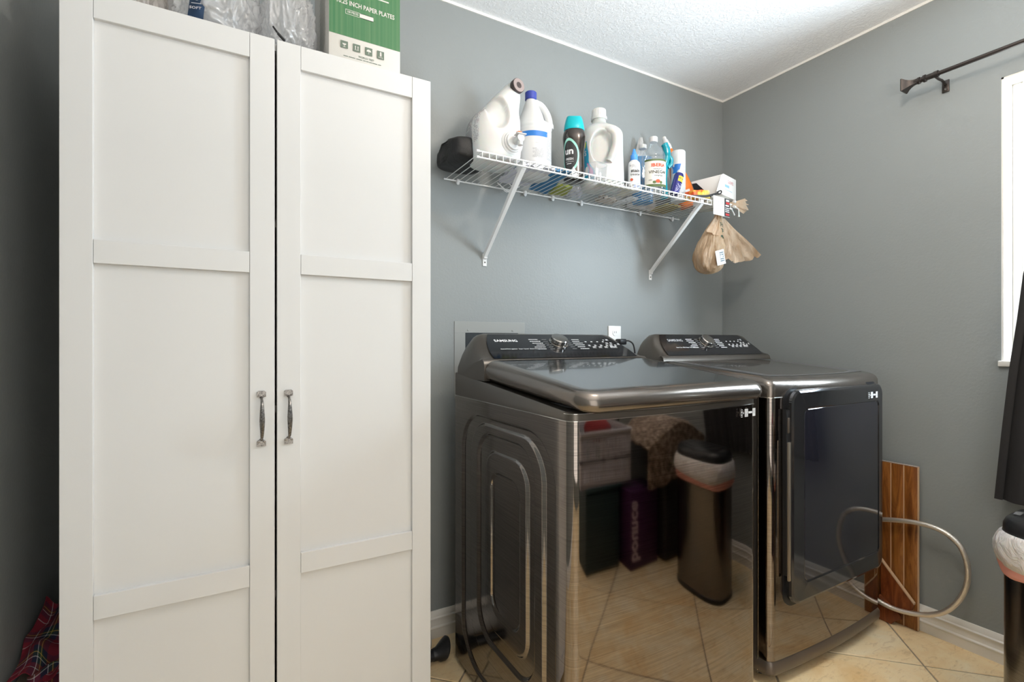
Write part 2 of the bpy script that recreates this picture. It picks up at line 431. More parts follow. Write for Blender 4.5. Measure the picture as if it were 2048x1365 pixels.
# ================================================================ CABINET
CX0, CX1, CT, CYF = -2.633, -1.867, 1.831, -.5
cab = thing('storage_cabinet', 'tall white two-door storage cabinet with framed panel doors', 'cabinet', (-2.25, -.24, 0), world_space=True)
bm = new(); yb = CYF+.020
box(bm, CX0+.001, CX0+.017, yb, -.012, .0, CT-.001, .0008, 1); obj('side_panel', bm, M_cab, cab)
bm = new(); box(bm, CX1-.017, CX1-.001, yb, -.012, .0, CT-.001, .0008, 1); obj('side_panel', bm, M_cab, cab)
obj('top_panel', BX(CX0+.017, CX1-.017, yb, -.012, CT-.017, CT-.001, .0008, 1), M_cab, cab)
obj('back_panel', BX(CX0+.017, CX1-.017, -.016, -.012, .02, CT-.017), M_cabin, cab)
obj('bottom_panel', BX(CX0+.017, CX1-.017, yb+.01, -.016, .05, .066), M_cab, cab)
for z in (.5, .95, 1.40): obj('shelf', BX(CX0+.017, CX1-.017, yb+.03, -.016, z, z+.016), M_cabin, cab)
def door(x0, x1, hx, dz=0):
    sw = .0515; y0, y1 = CYF, CYF+.018; z0, z1 = .045, CT
    d = obj('door', BX(x0+.02, x1-.02, y0+.010, y1, z0+.02, z1-.02), M_cab, cab)   # recessed panel
    e = .0007
    for a, b in ((x0, x0+sw), (x1-sw, x1)): obj('stile', BX(a, b, y0, y1, z0, z1, e, 1), M_cab, d)
    for a, b in ((z1-.0565, z1), (1.280+dz, 1.328+dz), (.559+dz*2, .608+dz*2), (z0, z0+.06)):
        obj('rail', BX(x0+sw+.0006, x1-sw-.0006, y0+.0003, y1, a, b, e, 1), M_cab, d)
    # bowed pewter handle: two foot plates with screws and a swelling bar
    h = obj('handle', new_handle(hx), M_pewter, d)
    for zz in (1.0005-.004, .8865+.004):
        for dx in (-.0055, .0055):
            bm = new(); lathe(bm, [(.0026, 0), (.0026, .0009), (.0015, .0013)], 10)
            xf(bm, Matrix.Translation((hx+dx, CYF-.0036, zz)) @ Matrix.Rotation(PI/2, 4, 'X')); q = obj('screw_head', bm, M_pewter, cab)
def new_handle(hx):
    bm = new()
    for zc, s in ((1.0005, 1), (.8865, -1)):
        pl = [(-.0095, -.007), (.0095, -.007), (.0095, .004), (.006, .007), (-.006, .007), (-.0095, .004)]
        ringfaces(bm, [[Vector((hx+a, CYF-d, zc-b*s*-1)) for a, b in (pl if s > 0 else [(a, -b) for a, b in pl])] for d in (0, .0036)])
    path = spline([(hx, CYF-.001, .9935), (hx, CYF-.012, .990), (hx, CYF-.026, .982), (hx, CYF-.032, .966), (hx, CYF-.035, .9435), (hx, CYF-.032, .921), (hx, CYF-.026, .905), (hx, CYF-.012, .897), (hx, CYF-.001, .8935)], 4)
    rr = []
    for p in path:
        t = abs(p.z-.9435)/.05; rr.append(.0058 if t < .1 else max(.0026, .0058-.0034*t**1.3))
    rr[0] = rr[-1] = .0045; tube(bm, path, rr, 10); return bm
door(CX0, -2.2512, -2.279)
door(-2.2462, CX1, -2.2215, .003)

# ---------------------------------------------------------------- things on the cabinet
cx_t = mat('green_print', (.05, .19, .08), .55)
N, L, b = nt(cx_t); n = noisenode(cx_t, 1, 2, .5, stretch=(160, 1, .2)); ramp(cx_t, n.outputs[0], [(.3, (.035, .15, .06)), (.7, (.09, .20, .09))])
M_card = mat('white_cardboard', (.64, .62, .58), .7); n = noisenode(M_card, 1, 2, .5, stretch=(160, 1, .2)); bump(M_card, n.outputs[0], .1, .001)
bxx0, bxx1, by0, by1, bz0, bz1 = -2.129, -1.948, -.488, -.25, CT+.001, 2.16
t = thing('paper_plate_carton', 'green and white carton of paper plates standing on the cabinet', 'box', ((bxx0+bxx1)/2, (by0+by1)/2, bz0), world_space=True)
obj('carton', BX(bxx0, bxx1, by0, by1, bz0, bz1, .0015), M_card, t)
fm = plane_map((bxx0, by0-.0006, bz0), (1, 0, 0), (0, 0, 1)); Wd = bxx1-bxx0
obj('green_panel', rect(new(), fm, 0.0008, Wd-.0008, .062, bz1-bz0-.001), cx_t, t)
fm2 = plane_map((bxx0, by0-.0012, bz0), (1, 0, 0), (0, 0, 1)); bm = new()
text(bm, 'irius', .078, fm2, .085, .219, .03, 1.15, slant=.12); rect(bm, fm2, .045, .150, .180, .1835)
text(bm, '10.25 INCH PAPER PLATES', .0165, fm2, .091, .147, .02, .78)
rect(bm, fm2, .040, .110, .1295, .1305); rect(bm, fm2, .040, .110, .1185, .1195); rect(bm, fm2, .040, .041, .1195, .1295); rect(bm, fm2, .075, .110, .1185, .1305)
text(bm, '100 PIECES', .0075, fm2, .058, .1247, .02, .8)
obj('lettering', bm, M_card, t, normals=False)
bm = new(); bm = new(); fm3 = plane_map((bxx0, by0-.0018, bz0), (1, 0, 0), (0, 0, 1)); fm4 = plane_map((bxx0, by0-.0008, bz0), (1, 0, 0), (0, 0, 1))
M_iconink = mat('green_grey_ink', (.13, .17, .13), .6)
M_darkgreen = mat('deep_green_ink', (.0, .16, .09), .6)
obj('emblem', rect(rect(new(), fm4, .066, .094, .172, .180), fm4, .062, .105, .180, .24), M_darkgreen, t)
for k in range(4):
    u = .037+k*.0305; obj('icon', rect(new(), fm3, u-.009, u+.009, .026-.001*k+.004, .045+.003), M_iconink, t, normals=False)
micro(bm, fm4, .035, .150, .010, .0135, 1, .9); text(bm, 'WORLD TEST', .0065, fm4, .092, .0185, .02)
obj('small_print', bm, M_iconink, t, normals=False)
fm3 = plane_map((bxx0, by0-.0024, bz0), (1, 0, 0), (0, 0, 1))
def disc(bm, f, u, v, r, a0=0, a1=2*PI, n=14):
    vs = [bm.verts.new(f(u+r*math.cos(a0+(a1-a0)*i/n), v+r*math.sin(a0+(a1-a0)*i/n))) for i in range(n+(0 if a1-a0 > 6.2 else 1))]
    bm.faces.new(vs)
bm = new(); u = .037; disc(bm, fm3, u, .0415, .0048, PI, 2*PI); rect(bm, fm3, u-.0005, u+.0005, .033, .038); rect(bm, fm3, u-.003, u+.003, .0325, .0336); obj('symbol', bm, M_card, t, normals=False); bm = new()
for du in (-.0032, .0032):
    u = .0675+du; rect(bm, fm3, u-.0009, u+.0009, .034, .041); ringfaces(bm, [[fm3(u-.002, .0405), fm3(u+.002, .0405)], [fm3(u-.0001, .0435), fm3(u+.0001, .0435)]], wrap=False)
rect(bm, fm3, .062, .073, .0325, .0334); obj('symbol', bm, M_card, t, normals=False); bm = new()
u = .098; disc(bm, fm3, u, .037, .006, 0, PI); rect(bm, fm3, u-.0005, u+.0005, .031, .037); obj('symbol', bm, M_card, t, normals=False); bm = new()
u = .1285; rect(bm, fm3, u-.0022, u+.0022, .034, .0425); disc(bm, fm3, u, .0438, .002); rect(bm, fm3, u-.006, u+.006, .0305, .0316)
obj('symbol', bm, M_card, t, normals=False)
# corrugated side with slanted lines
bm = new(); fs = plane_map((bxx0-.0006, by1, bz0), (0, -1, 0), (0, 0, 1))
for k in range(14):
    v = .02+k*.014; ringfaces(bm, [[fs(.10, v), fs(.185, v+.05)], [fs(.10, v+.003), fs(.185, v+.053)]], wrap=False)
obj('side_print', bm, M_iconink, t, normals=False)

M_film1 = film('clear_crinkled_film', (.97, .97, .98), .52, .16, .5, 30, .6)
M_film2 = film('pinkish_clear_film', (.97, .91, .86), .50, .16, .5, 26, .6)
def blob(cx, cy, z0, a, b, h, seed, amp=.02, sub=6):
    bm = new(); bmesh.ops.create_icosphere(bm, subdivisions=sub, radius=1)
    for v in bm.verts:
        d = v.co.normalized(); w = Vector((d.x, d.y, d.z*.45)); o_ = Vector((seed, 0, 0))
        w = w+.25*noise.noise_vector(w*2.0+o_)
        n1 = noise.noise(w*1.8+o_); r1 = 1-abs(noise.noise(w*4.2+Vector((0, seed, 3))))*2; r2 = 1-abs(noise.noise(w*9+Vector((seed, seed, 3))))*2; r3 = 1-abs(noise.noise(w*19+Vector((seed, 2, 1))))*2
        k = .92+.20*n1+.13*r1*abs(r1)+.06*r2*abs(r2)+.025*r3
        q = Vector([math.copysign(abs(c)**.75, c) for c in d])
        v.co = Vector((cx+q.x*k*a, cy+q.y*k*b, z0+max(-.98, q.z*k)*h*.5+h*.5))
    m = min(v.co.z for v in bm.verts)
    for v in bm.verts: v.co.z = max(v.co.z, m+h*.05)-(m+h*.05)+z0
    return bm
ct = CT+.002
# wrapped things inside the clear bags
M_greypl = mat('grey_plastic', (.42, .42, .43), .4); M_pale = mat('pale_grey_paper', (.62, .60, .61), .6); M_navy = mat('navy_print', (.01, .035, .085), .4)
t = thing('navy_pouch', 'navy blue printed pouch peeking between clear bags on the cabinet', 'pouch', (-2.41, -.48, ct), world_space=True)
bm = sheet((-2.424, -.484, ct), (.03, -.008, 0), (.006, .02, .075), 6, 8, lambda u, v: Vector((0, -.006*math.sin(PI*u)*math.sin(PI*v), 0)), .003); obj('pouch', bm, M_navy, t)
bm = new(); f = plane_map((-2.408, -.4975, ct+.02), (.97, -.24, .03), (.08, .26, .96)); text(bm, 'SOFT', .010, f, 0, 0, .01); rect(bm, f, -.009, .010, .012, .0135); disc(bm, f, 0, .026, .005); obj('lettering', bm, M_pale, t, normals=False)
def bagthing(name, label, m, cx, cy, a, b, h, seed):
    tag(obj(name, blob(cx, cy, ct, a, b, h, seed), m, None, (cx, cy, ct), ang=120), label, 'bag')
bagthing('clear_plastic_bag', 'pinkish clear plastic bag at the left end of the cabinet top', M_film2, -2.545, -.33, .068, .13, .20, 3)
bagthing('clear_plastic_bag', 'big crinkled clear plastic bag in the middle of the cabinet top', M_film1, -2.374, -.33, .086, .14, .24, 8)
bagthing('clear_plastic_bag', 'crinkled clear plastic bag squeezed against the green carton', M_film1, -2.212, -.350, .064, .12, .20, 12)
t = thing('black_clip', 'small black plastic clip lying above the cabinet door gap', 'clip', (-2.244, -.489, ct), world_space=True)
bm = BX(-.011, .011, -.003, .003, 0, .005, .001, 1); xf(bm, Matrix.Translation((-2.238, -.492, ct+.009)) @ Matrix.Rotation(.75, 4, 'Y')); obj('clip', bm, M_black, t)
bm = BX(-.008, .008, -.002, .002, 0, .004, .001, 1); xf(bm, Matrix.Translation((-2.251, -.490, ct+.025)) @ Matrix.Rotation(.9, 4, 'Y')); obj('clip_arm', bm, M_black, t)
t = thing('grey_pouch', 'dark grey folded pouch between the clear bags and the carton', 'pouch', (-2.155, -.43, ct), world_space=True)
bm = new(); ringfaces(bm, [[Vector((-2.185, -.45, ct)), Vector((-2.133, -.46, ct)), Vector((-2.131, -.36, ct)), Vector((-2.185, -.36, ct))], [Vector((-2.163, -.43, ct+.035)), Vector((-2.137, -.445, ct+.030)), Vector((-2.135, -.38, ct+.05)), Vector((-2.16, -.38, ct+.05))]])
obj('pouch', bm, M_greypl, t)
tag(t, t['label'], 'pouch')

# ================================================================ things left of the cabinet
t = thing('cardboard_box', 'tall brown cardboard box wedged between the cabinet and the wall', 'box', (-2.69, -.22, 0), world_space=True)
M_brown = mat('brown_cardboard', (.20, .15, .115), .8)
obj('box_body', BX(-2.742, -2.638, -.46, -.06, 0.001, .385, .003), M_brown, t)
obj('flap', BX(-2.742, -2.66, -.46, -.06, .386, .390, .001), M_brown, t)
# tartan fabric
def tartan():
    m = mat('tartan_cloth', (.12, .01, .02), .9); N, L, b = nt(m)
    tc = N.new('ShaderNodeTexCoord'); sp = N.new('ShaderNodeSeparateXYZ'); L.new(tc.outputs['UV'], sp.inputs[0])
    def stripes(ax, lst, per=1.0):
        fr = N.new('ShaderNodeMath'); fr.operation = 'FRACT'; L.new(sp.outputs[ax], fr.inputs[0]); cr = N.new('ShaderNodeValToRGB'); cr.color_ramp.interpolation = 'CONSTANT'
        e = cr.color_ramp.elements
        while len(e) < len(lst): e.new(.5)
        for q, (p, c) in zip(e, lst): q.position = p; q.color = (*c, 1)
        L.new(fr.outputs[0], cr.inputs[0]); return cr
    red, navy, grn, wht, yel = (.16, .008, .02), (.012, .012, .035), (.01, .03, .015), (.45, .42, .42), (.38, .26, .05)
    lst = [(0, red), (.22, wht), (.245, red), (.38, navy), (.52, wht), (.545, grn), (.60, grn), (.63, yel), (.655, grn), (.70, navy), (.82, red)]
    a = stripes(0, lst); c = stripes(1, lst); mx = N.new('ShaderNodeMix'); mx.data_type = 'RGBA'; mx.inputs[0].default_value = .5
    L.new(a.outputs[0], mx.inputs[6]); L.new(c.outputs[0], mx.inputs[7]); L.new(mx.outputs[2], b.inputs['Base Color']); return m
M_tartan = tartan()
def cloth(name, P0, U, V, nu, nv, fn, uvs, m, label, cat):
    bm = sheet(P0, U, V, nu, nv, fn); uvl = bm.loops.layers.uv.new('UVMap')
    bm.verts.index_update()
    for f in bm.faces:
        for l in f.loops:
            i = l.vert.index; l[uvl].uv = ((i % (nu+1))/nu*uvs[0], (i//(nu+1))/nv*uvs[1])
    solid(bm, .0025)
    o = obj(name, bm, m, None, P0, ang=60); tag(o, label, cat)
def ff(u, v):
    return Vector((.004*math.sin(9*v+3*u), .012*math.sin(7*u+2*v), .016*noise.noise(Vector((u*4, v*5, 1)))+.010*math.sin(9*u-4*v)))
cloth('tartan_cloth', (-2.740, -.40, .425), (.100, .03, -.012), (.012, .20, .075), 20, 24, ff, (1.6, 3.0), M_tartan, 'red tartan cloth crumpled on top of the brown box', 'cloth')
cloth('tartan_scarf', (-2.712, -.405, .335), (.072, .0, .01), (.0, .03, .085), 16, 14, lambda u, v: Vector((0, -.012*math.sin(8*u), .006*math.sin(12*v+5*u))), (1.2, 1.6), M_tartan, 'red tartan cloth corner hanging lower beside the cabinet', 'cloth')

# ================================================================ WASHER AND DRYER
def appliance(root, x0, x1, yb, yf, seam, washer):
    """body shell shared by both machines, world coordinates"""
    r = .026; bul = .014
    def outline(ins=0, zf=0):
        pts = []; a, b = x0+ins, x1-ins; fy = yf+ins
        pts.append(Vector((a, yb, 0)))
        for k in range(7):
            th = PI+k/6*(PI/2); pts.append(Vector((a+r+r*math.cos(th), fy+r+r*math.sin(th), 0)))
        for k in range(1, 20):
            t = k/20; pts.append(Vector((a+r+(b-a-2*r)*t, fy-bul*(1-(2*t-1)**2), 0)))
        for k in range(7):
            th = 1.5*PI+k/6*(PI/2); pts.append(Vector((b-r+r*math.cos(th), fy+r+r*math.sin(th), 0)))
        pts.append(Vector((b, yb, 0))); return pts
    def shell(z0, z1, ins=0, cut=.045, thick=.0):
        # front wrap: from a little behind the front corners
        pts = outline(ins); pts = pts[1:-1]
        P = [Vector((pts[0].x, yf+cut, 0))]+pts+[Vector((pts[-1].x, yf+cut, 0))]
        inner = [Vector((P[-1].x-.002, yf+cut, 0)), Vector((P[0].x+.002, yf+cut, 0))]
        full = P+inner
        return [[p+Vector((0, 0, z)) for p in full] for z in (z0, z1)]
    return outline, shell
def console(root, x0, x1, yfr, ztop, zbot, zseat, knobx, washer):
    """rounded control console: lofted along x; yfr = front foot of the slanted glass"""
    yb = -.19; W = x1-x0; n = 44; rings = []
    for i in range(n+1):
        s = i/n; x = x0+W*s; e = min(s, 1-s)*W
        k = min(1, e/.085); rise = (1-(1-k)**2.6)
        zt = 1.052+(ztop-1.052)*rise; yt = yb-.012-.035*(1-rise); yt2 = -.235-.055*(1-rise)
        pf = [(yb, zseat-.002), (yb, zt-.045), (yb-.006, zt-.018), (yt-.012, zt-.003), (yt2, zt), (yt2-.016, zt-.0035)]
        yf2 = yfr; zf = zbot+.0
        for q in (.12, .3, .5, .7, .88):
            y = yt2-.016+(yf2-(yt2-.016))*q; zz = (zt-.0035)+(zf-(zt-.0035))*q; pf.append((y, zz))
        pf += [(yf2, zf), (yf2-.010, zf-.008), (yf2-.014, zf-.022), (yf2-.014, zseat-.002)]
        rings.append([Vector((x, y, z)) for y, z in pf])
    bm = new(); ringfaces(bm, rings); obj('console', bm, M_deckside, root, ang=40)
    # slanted black glass face
    yt, zt, yf2, zf = -.2515, ztop-.0032, yfr-.001, zbot+.0002
    def gp(u, v, off=.0012):   # u metres from the centre, v 0..1 up the slope
        y = yf2+(yt-yf2)*v; z = zf+(zt-zf)*v; d = Vector((0, -(zt-zf), -(yf2-yt))).normalized(); nrm = Vector((0, -(zt-zf), (yt-yf2))).normalized()
        return Vector(((x0+x1)/2+u, y, z))+nrm*off
    hw = W/2
    bm = new(); N1 = 24; ra = []
    for j in range(N1+1):
        v = j/N1*.985+.005; w = hw-.042-.045*(v**2.2); w2 = hw-.040-.060*(v**2.2)
        ra.append([gp(-w+(w+w2)*i/20, v, .0015) for i in range(21)])
    ringfaces(bm, ra, wrap=False); gl = obj('control_panel', bm, M_blackgloss, root)
    Ls = (Vector(gp(0, 1))-Vector(gp(0, 0))).length
    cxk = knobx-(x0+x1)/2
    def tm(off=.0024): return lambda u, v: gp(u, v/Ls, off)
    f = tm()
    bm = new(); lx = -hw+.136 if washer else -hw+.150
    text(bm, 'SAMSUNG', .0200, f, lx, Ls*.70, .028, 1.0); o = obj('brand_lettering', bm, M_print if washer else M_printgrey, root, normals=False)
    bm = new(); rnd = random.Random(5)
    text(bm, 'ActiveWave agitator  Super Speed  Smart Things' if washer else 'Smart Care  Multi Steam  Sensor Dry', .0085, f, lx+.032, Ls*.36, .012, .92)
    for k in range(6):
        v = Ls*(.76-.082*k)
        for s in (-1, 1):
            a = cxk+s*(.052+.004*(abs(k-2.5))); b = a+s*(.030+rnd.uniform(0, .016))
            micro(bm, f, min(a, b)+(0.012 if s > 0 else -.012), max(a, b)+(.012 if s > 0 else -.012), v-.004, v+.004, 1, 1, rnd)
            rect(bm, f, min(cxk+s*.038, cxk+s*.058), max(cxk+s*.038, cxk+s*.058), v-.0004, v+.0004)
    for (u, v, w) in [(.13+.028*i, .66, .009) for i in range(4)]+[(.13+.028*i, .50, .010) for i in range(4)]+[(.145+.028*i, .42, .014) for i in range(4)]+[(.225, .74, .008), (.243, .76, .011), (.225, .60, .012), (.245, .60, .010), (.235, .50, .014), (.256, .50, .010), (.278, .56, .010), (.245, .42, .016)]:
        rect(bm, f, u-w/2, u+w/2, Ls*v-.0022, Ls*v+.0022); 
        if w > .0095: rect(bm, f, u-w*.7, u+w*.5, Ls*v-.0072, Ls*v-.0056)
    obj('panel_print', bm, M_print, root, normals=False)
    # dial
    c = gp(cxk, .60, .002); nrm = Vector((0, -(zt-zf), (yt-yf2))).normalized(); R = nrm.to_track_quat('Z', 'Y').to_matrix().to_4x4()
    M = Matrix.Translation(c) @ R
    obj('dial_ring', xf(LA([(.036, 0), (.036, .003), (.0345, .0035), (.0345, .001)], 40), M), M_chrome, root)
    k = obj('dial', xf(LA([(.030, .001), (.030, .006), (.0285, .007), (.0285, .009), (.031, .010), (.0315, .020), (.029, .023), (.001, .0235)], 40), M), M_dial, root)

M_dial = mat('turned_dial_metal', (.55, .52, .49), .17, metal=1)
def sticker(root, x, z, y, s=1):
    f = plane_map((x, y, z), (1, 0, 0), (0, 0, 1)); f1 = plane_map((x, y-.0006, z), (1, 0, 0), (0, 0, 1))
    bm = new(); rect(bm, f, .018*s, .034*s, -.012, .011); rect(bm, f, .056*s, .070*s, -.012, .011); rect(bm, f, .036*s, .054*s, -.003, .003)
    for a, b, c, d in ((0, .008, .009, .0105), (0, .008, -.0125, -.011), (0, .001, -.0125, .0105), (.007, .008, -.0125, .0105), (.0025, .0055, -.008, -.004), (.0025, .0055, 0, .005), (.011, .014, -.003, .002)): rect(bm, f, a*s, b*s, c, d)
    obj('sticker', bm, M_print, root, normals=False)
    bm = new(); micro(bm, f1, .0195*s, .0325*s, -.010, .009, 6, .6); micro(bm, f1, .058*s, .069*s, -.008, .009, 4, .6); obj('sticker_print', bm, M_printgrey, root, normals=False)

# ---- washer
WX0, WX1, WYB, WYF = -1.656, -.962, -.175, -.852
w = thing('washing_machine', 'dark stainless top-load washing machine nearest the cabinet', 'washing machine', ((WX0+WX1)/2, (WYB+WYF)/2, 0), world_space=True)
outline, shell = appliance(w, WX0, WX1, WYB, WYF, .935, True)
bm = new(); ringfaces(bm, shell(.02, .9335)); obj('front_panel', bm, M_steel, w, ang=50)
obj('side_panel', BX(WX1-.004, WX1-.0005, WYF+.046, WYB, .02, .9335), M_steelside, w)
obj('back_panel', BX(WX0+.006, WX1-.005, WYB-.006, WYB-.002, .02, .93), M_deckside, w)
obj('base', BX(WX0+.02, WX1-.02, WYF+.03, WYB-.02, .008, .0205), M_black, w)
for a in (WX0+.06, WX1-.06):
    for b in (WYF+.07, WYB-.07): obj('foot', LA([(.02, 0), (.022, .003), (.015, .012)], 14, c=(a, b)), M_black, w)
# embossed left side: nested rounded arches pressed into the sheet
def sdf(y, z, y0, y1, z0, z1, r):
    cy, cz = (y0+y1)/2, (z0+z1)/2; qy = abs(y-cy)-(y1-y0)/2+r; qz = abs(z-cz)-(z1-z0)/2+r
    return math.hypot(max(qy, 0), max(qz, 0))+min(max(qy, qz), 0)-r
def sm(t): t = max(0, min(1, t)); return t*t*(3-2*t)
def emb(y, z):
    h = 0
    for (a, b, c, d, r, s) in ((-.785, -.235, .06, .885, .13, -1), (-.735, -.30, .14, .865, .11, 1), (-.690, -.355, .20, .838, .09, -1), (-.655, -.405, .25, .79, .07, 1), (-.615, -.445, .31, .73, .05, -1)):
        h += s*sm((.0045-sdf(y, z, a, b, c, d, r))/.009)*.0075
    return h
y0, y1, z0, z1 = WYF+.0455, WYB, .02, .9335; ny, nz = 270, 380; bm = new()
ringfaces(bm, [[Vector((WX0+.0005-emb(y0+(y1-y0)*i/ny, z0+(z1-z0)*j/nz), y0+(y1-y0)*i/ny, z0+(z1-z0)*j/nz)) for i in range(ny+1)] for j in range(nz+1)], wrap=False)
obj('side_panel', bm, M_steelside, w, ang=80, label='embossed side panel with nested arch ribs')
# deck (top frame) sloping up towards the back
def deckz(y): return .954+(y-WYF)/(WYB-WYF)*(1.014-.954)
pts = outline(0)
bm = new(); ringfaces(bm, [[p+Vector((0, 0, .9352)) for p in pts], [p+Vector((0, 0, deckz(p.y)-.004)) for p in pts], [Vector((p.x+(.003 if p.x < -1.3 else -.003), p.y+.004*(p.y < -.8), deckz(p.y))) for p in pts]])
obj('deck', bm, M_deckside, w, ang=40)
# thin bright lines at the deck's edges
for dz in (.9344, .9515):
    P = [p for p in outline(-.0008)[1:-1]]
    if dz < .94: P = [Vector((WX0-.0008, WYB, 0))]+P
    tubebm = tube(new(), [p+Vector((0, 0, dz)) for p in P], .0011 if dz > .94 else .0014, 6); obj('trim_line', tubebm, M_chrome, w)
console(w, WX0+.001, WX1-.001, -.388, 1.150, 1.066, 1.000, (WX0+WX1)/2, True)
# lid
LX0, LX1, LY0, LY1 = WX0+.003, WX1-.004, -.893, -.400
def lidout(ins, lift=0):
    a, b, c, d = LX0+ins, LX1-ins, LY0+ins, LY1-min(ins, .012); R1 = max(.010, .052-ins*.85); pts = []
    for (cx, cy, t0) in ((a+R1, c+R1, PI), (b-R1, c+R1, 1.5*PI)):
        for k in range(9): th = t0+k/8*PI/2; pts.append(Vector((cx+R1*math.cos(th), cy+R1*math.sin(th), 0)))
    for k in range(7): pts.append(Vector((b+(a-b)*k/6, d, 0)))
    # front edge bows outwards a little
    for p in pts:
        if p.y < c+.05: p.y -= .012*(1-((p.x-(a+b)/2)/((b-a)/2))**2)
    return pts
def ztop(y): return 1.0045+(y-LY0)/(LY1-LY0)*(1.064-1.0045)
def zbt(y): return .9525+min(1, (y-LY0)/(LY1-LY0)/.22)*.018+(y-LY0)/(LY1-LY0)*(1.000-.9705)
rings = []
for ins, fr in ((.05, .02), (.014, .0), (.005, .14), (.0, .42), (.0015, .62), (.007, .82), (.016, .94), (.028, .99), (.040, 1.0)):
    rings.append([Vector((p.x, p.y, zbt(p.y)+(ztop(p.y)-zbt(p.y))*fr)) for p in lidout(ins)])
# dip to seat the glass
rings.append([Vector((p.x, p.y, ztop(p.y)-.0035)) for p in lidout(.0425)])
bm = new(); ringfaces(bm, rings, cap1=True); lid = obj('lid', bm, M_deck, w, ang=45)
bm = new(); ringfaces(bm, [[Vector((p.x, p.y, ztop(p.y)-.0034)) for p in lidout(.0432)], [Vector((p.x, p.y, ztop(p.y)-.0012)) for p in lidout(.0436)]]); o = obj('lid_glass', bm, M_lidglass, lid)
obj('lid_gasket', BX(LX0+.03, LX1-.03, LY0+.055, LY1-.02, .960, .9655), M_black, w)
sticker(w, -1.056, .914, WYF-.0125, .95)

# ---- dryer
DX0, DX1, DYB, DYF = -.832, -.128, -.12, -.812
d = thing('tumble_dryer', 'dark stainless front-load tumble dryer in the corner', 'dryer', ((DX0+DX1)/2, (DYB+DYF)/2, 0), world_space=True)
outline, shell = appliance(d, DX0, DX1, DYB, DYF, .94, False)
bm = new(); ringfaces(bm, shell(.085, .9385)); obj('front_panel', bm, M_steel, d, ang=50)
obj('side_panel', BX(DX0+.0005, DX0+.004, DYF+.0455, DYB, .03, .9385), M_deckside, d)
obj('side_panel', BX(DX1-.004, DX1-.0005, DYF+.0455, DYB, .03, .9385), M_deckside, d)
obj('back_panel', BX(DX0+.006, DX1-.006, DYB-.006, DYB-.002, .03, .93), M_deckside, d)
P = outline(-.003); bm = new()
ringfaces(bm, [[Vector((p.x, p.y, z)) for p in outline(i)] for i, z in ((.012, .030), (.004, .034), (-.005, .048), (-.005, .070), (.001, .083))]); obj('base', bm, M_baseplas, d)
for a in (DX0+.06, DX1-.06):
    for b in (DYF+.08, DYB-.07): obj('foot', LA([(.02, 0), (.022, .003), (.015, .03)], 14, c=(a, b)), M_black, d)
tb = tube(new(), [p+Vector((0, 0, .9392)) for p in outline(-.0008)], .0014, 6); obj('trim_line', tb, M_chrome, d)
obj('trim_line', BX(DX0-.0015, DX0+.0005, DYF+.044, DYF+.0465, .04, .9385), M_chrome, d)
# top cap, rounded over at the edges, sloping
def dz(y): return 1.0+(y-DYF)/(-.35-DYF)*(1.060-1.0)
rings = []
for ins, fr in ((.0, 0), (-.001, .3), (.0, .6), (.004, .78), (.012, .91), (.024, .975), (.040, 1.0), (.30, 1.0)):
    rg = []
    for p in outline(0):
        q = Vector(p); cx = (DX0+DX1)/2; cy = -.45
        q.x = p.x+(ins if p.x < cx else -ins)*min(1, abs(p.x-cx)/.3) ; 
        if p.y < -.7: q.y = p.y+ins
        zt = dz(max(q.y, DYF)); zt = min(zt, 1.062); rg.append(Vector((q.x, q.y, .940+(zt-.940)*fr)))
    rings.append(rg)
bm = new(); ringfaces(bm, rings[:-1]); top = obj('top_panel', bm, [M_deck], d, ang=50)
bm = new(); rg = [Vector((p.x, p.y, p.z+.0006)) for p in rings[-2]]; bm.faces.new([bm.verts.new(q) for q in rg]); bmesh.ops.triangulate(bm, faces=bm.faces[:]); obj('top_surface', bm, M_drytop, d)
console(d, DX0+.001, DX1-.001, -.345, 1.155, 1.064, 1.045, -.497, False)
# door: swelling frame with recessed dark window, handle slot on the left
DY = DYF-.0145
def rr(x0, x1, z0, z1, r, y, bw=0, tl=None):
    pts = []
    for (cx, cz, t0) in ((x0+r, z0+r, PI), (x1-r, z0+r, 1.5*PI), (x1-r, z1-r, 0), (x0+r, z1-r, .5*PI)):
        for k in range(9): th = t0+k/8*PI/2; pts.append(Vector((cx+r*math.cos(th), y, cz+r*math.sin(th))))
    for p in pts: p.y += bw*((p.x-(x0+x1)/2)/((x1-x0)/2))**2
    return pts
def rrs(spec, m, name, parent, cap0=False, cap1=True):
    bm = new(); ringfaces(bm, [rr(*s) for s in spec], cap0=cap0, cap1=cap1); o = obj(name, bm, m, parent, ang=13); return o
ddx0, ddx1, ddz0, ddz1 = -.762, -.168, .262, .962
rrs([(ddx0-.013, ddx1+.004, ddz0-.014, ddz1+.008, .045, DY+.012, .010), (ddx0-.011, ddx1+.003, ddz0-.012, ddz1+.007, .045, DY-.0008, .010), (ddx0-.002, ddx1, ddz0-.004, ddz1, .04, DY-.001, .010)], M_black, 'door_recess', d)
dd = rrs([(ddx0+.004, ddx1-.003, ddz0+.004, ddz1-.003, .036, DY-.000, .010), (ddx0, ddx1, ddz0, ddz1, .04, DY-.012, .010), (ddx0+.002, ddx1-.002, ddz0+.002, ddz1-.002, .039, DY-.020, .010), (ddx0+.010, ddx1-.010, ddz0+.010, ddz1-.008, .035, DY-.0235, .010), (ddx0+.066, ddx1-.036, ddz0+.062, ddz1-.060, .022, DY-.0245, .010), (ddx0+.070, ddx1-.040, ddz0+.066, ddz1-.064, .020, DY-.0215, .010)], M_doorframe, 'door', d)
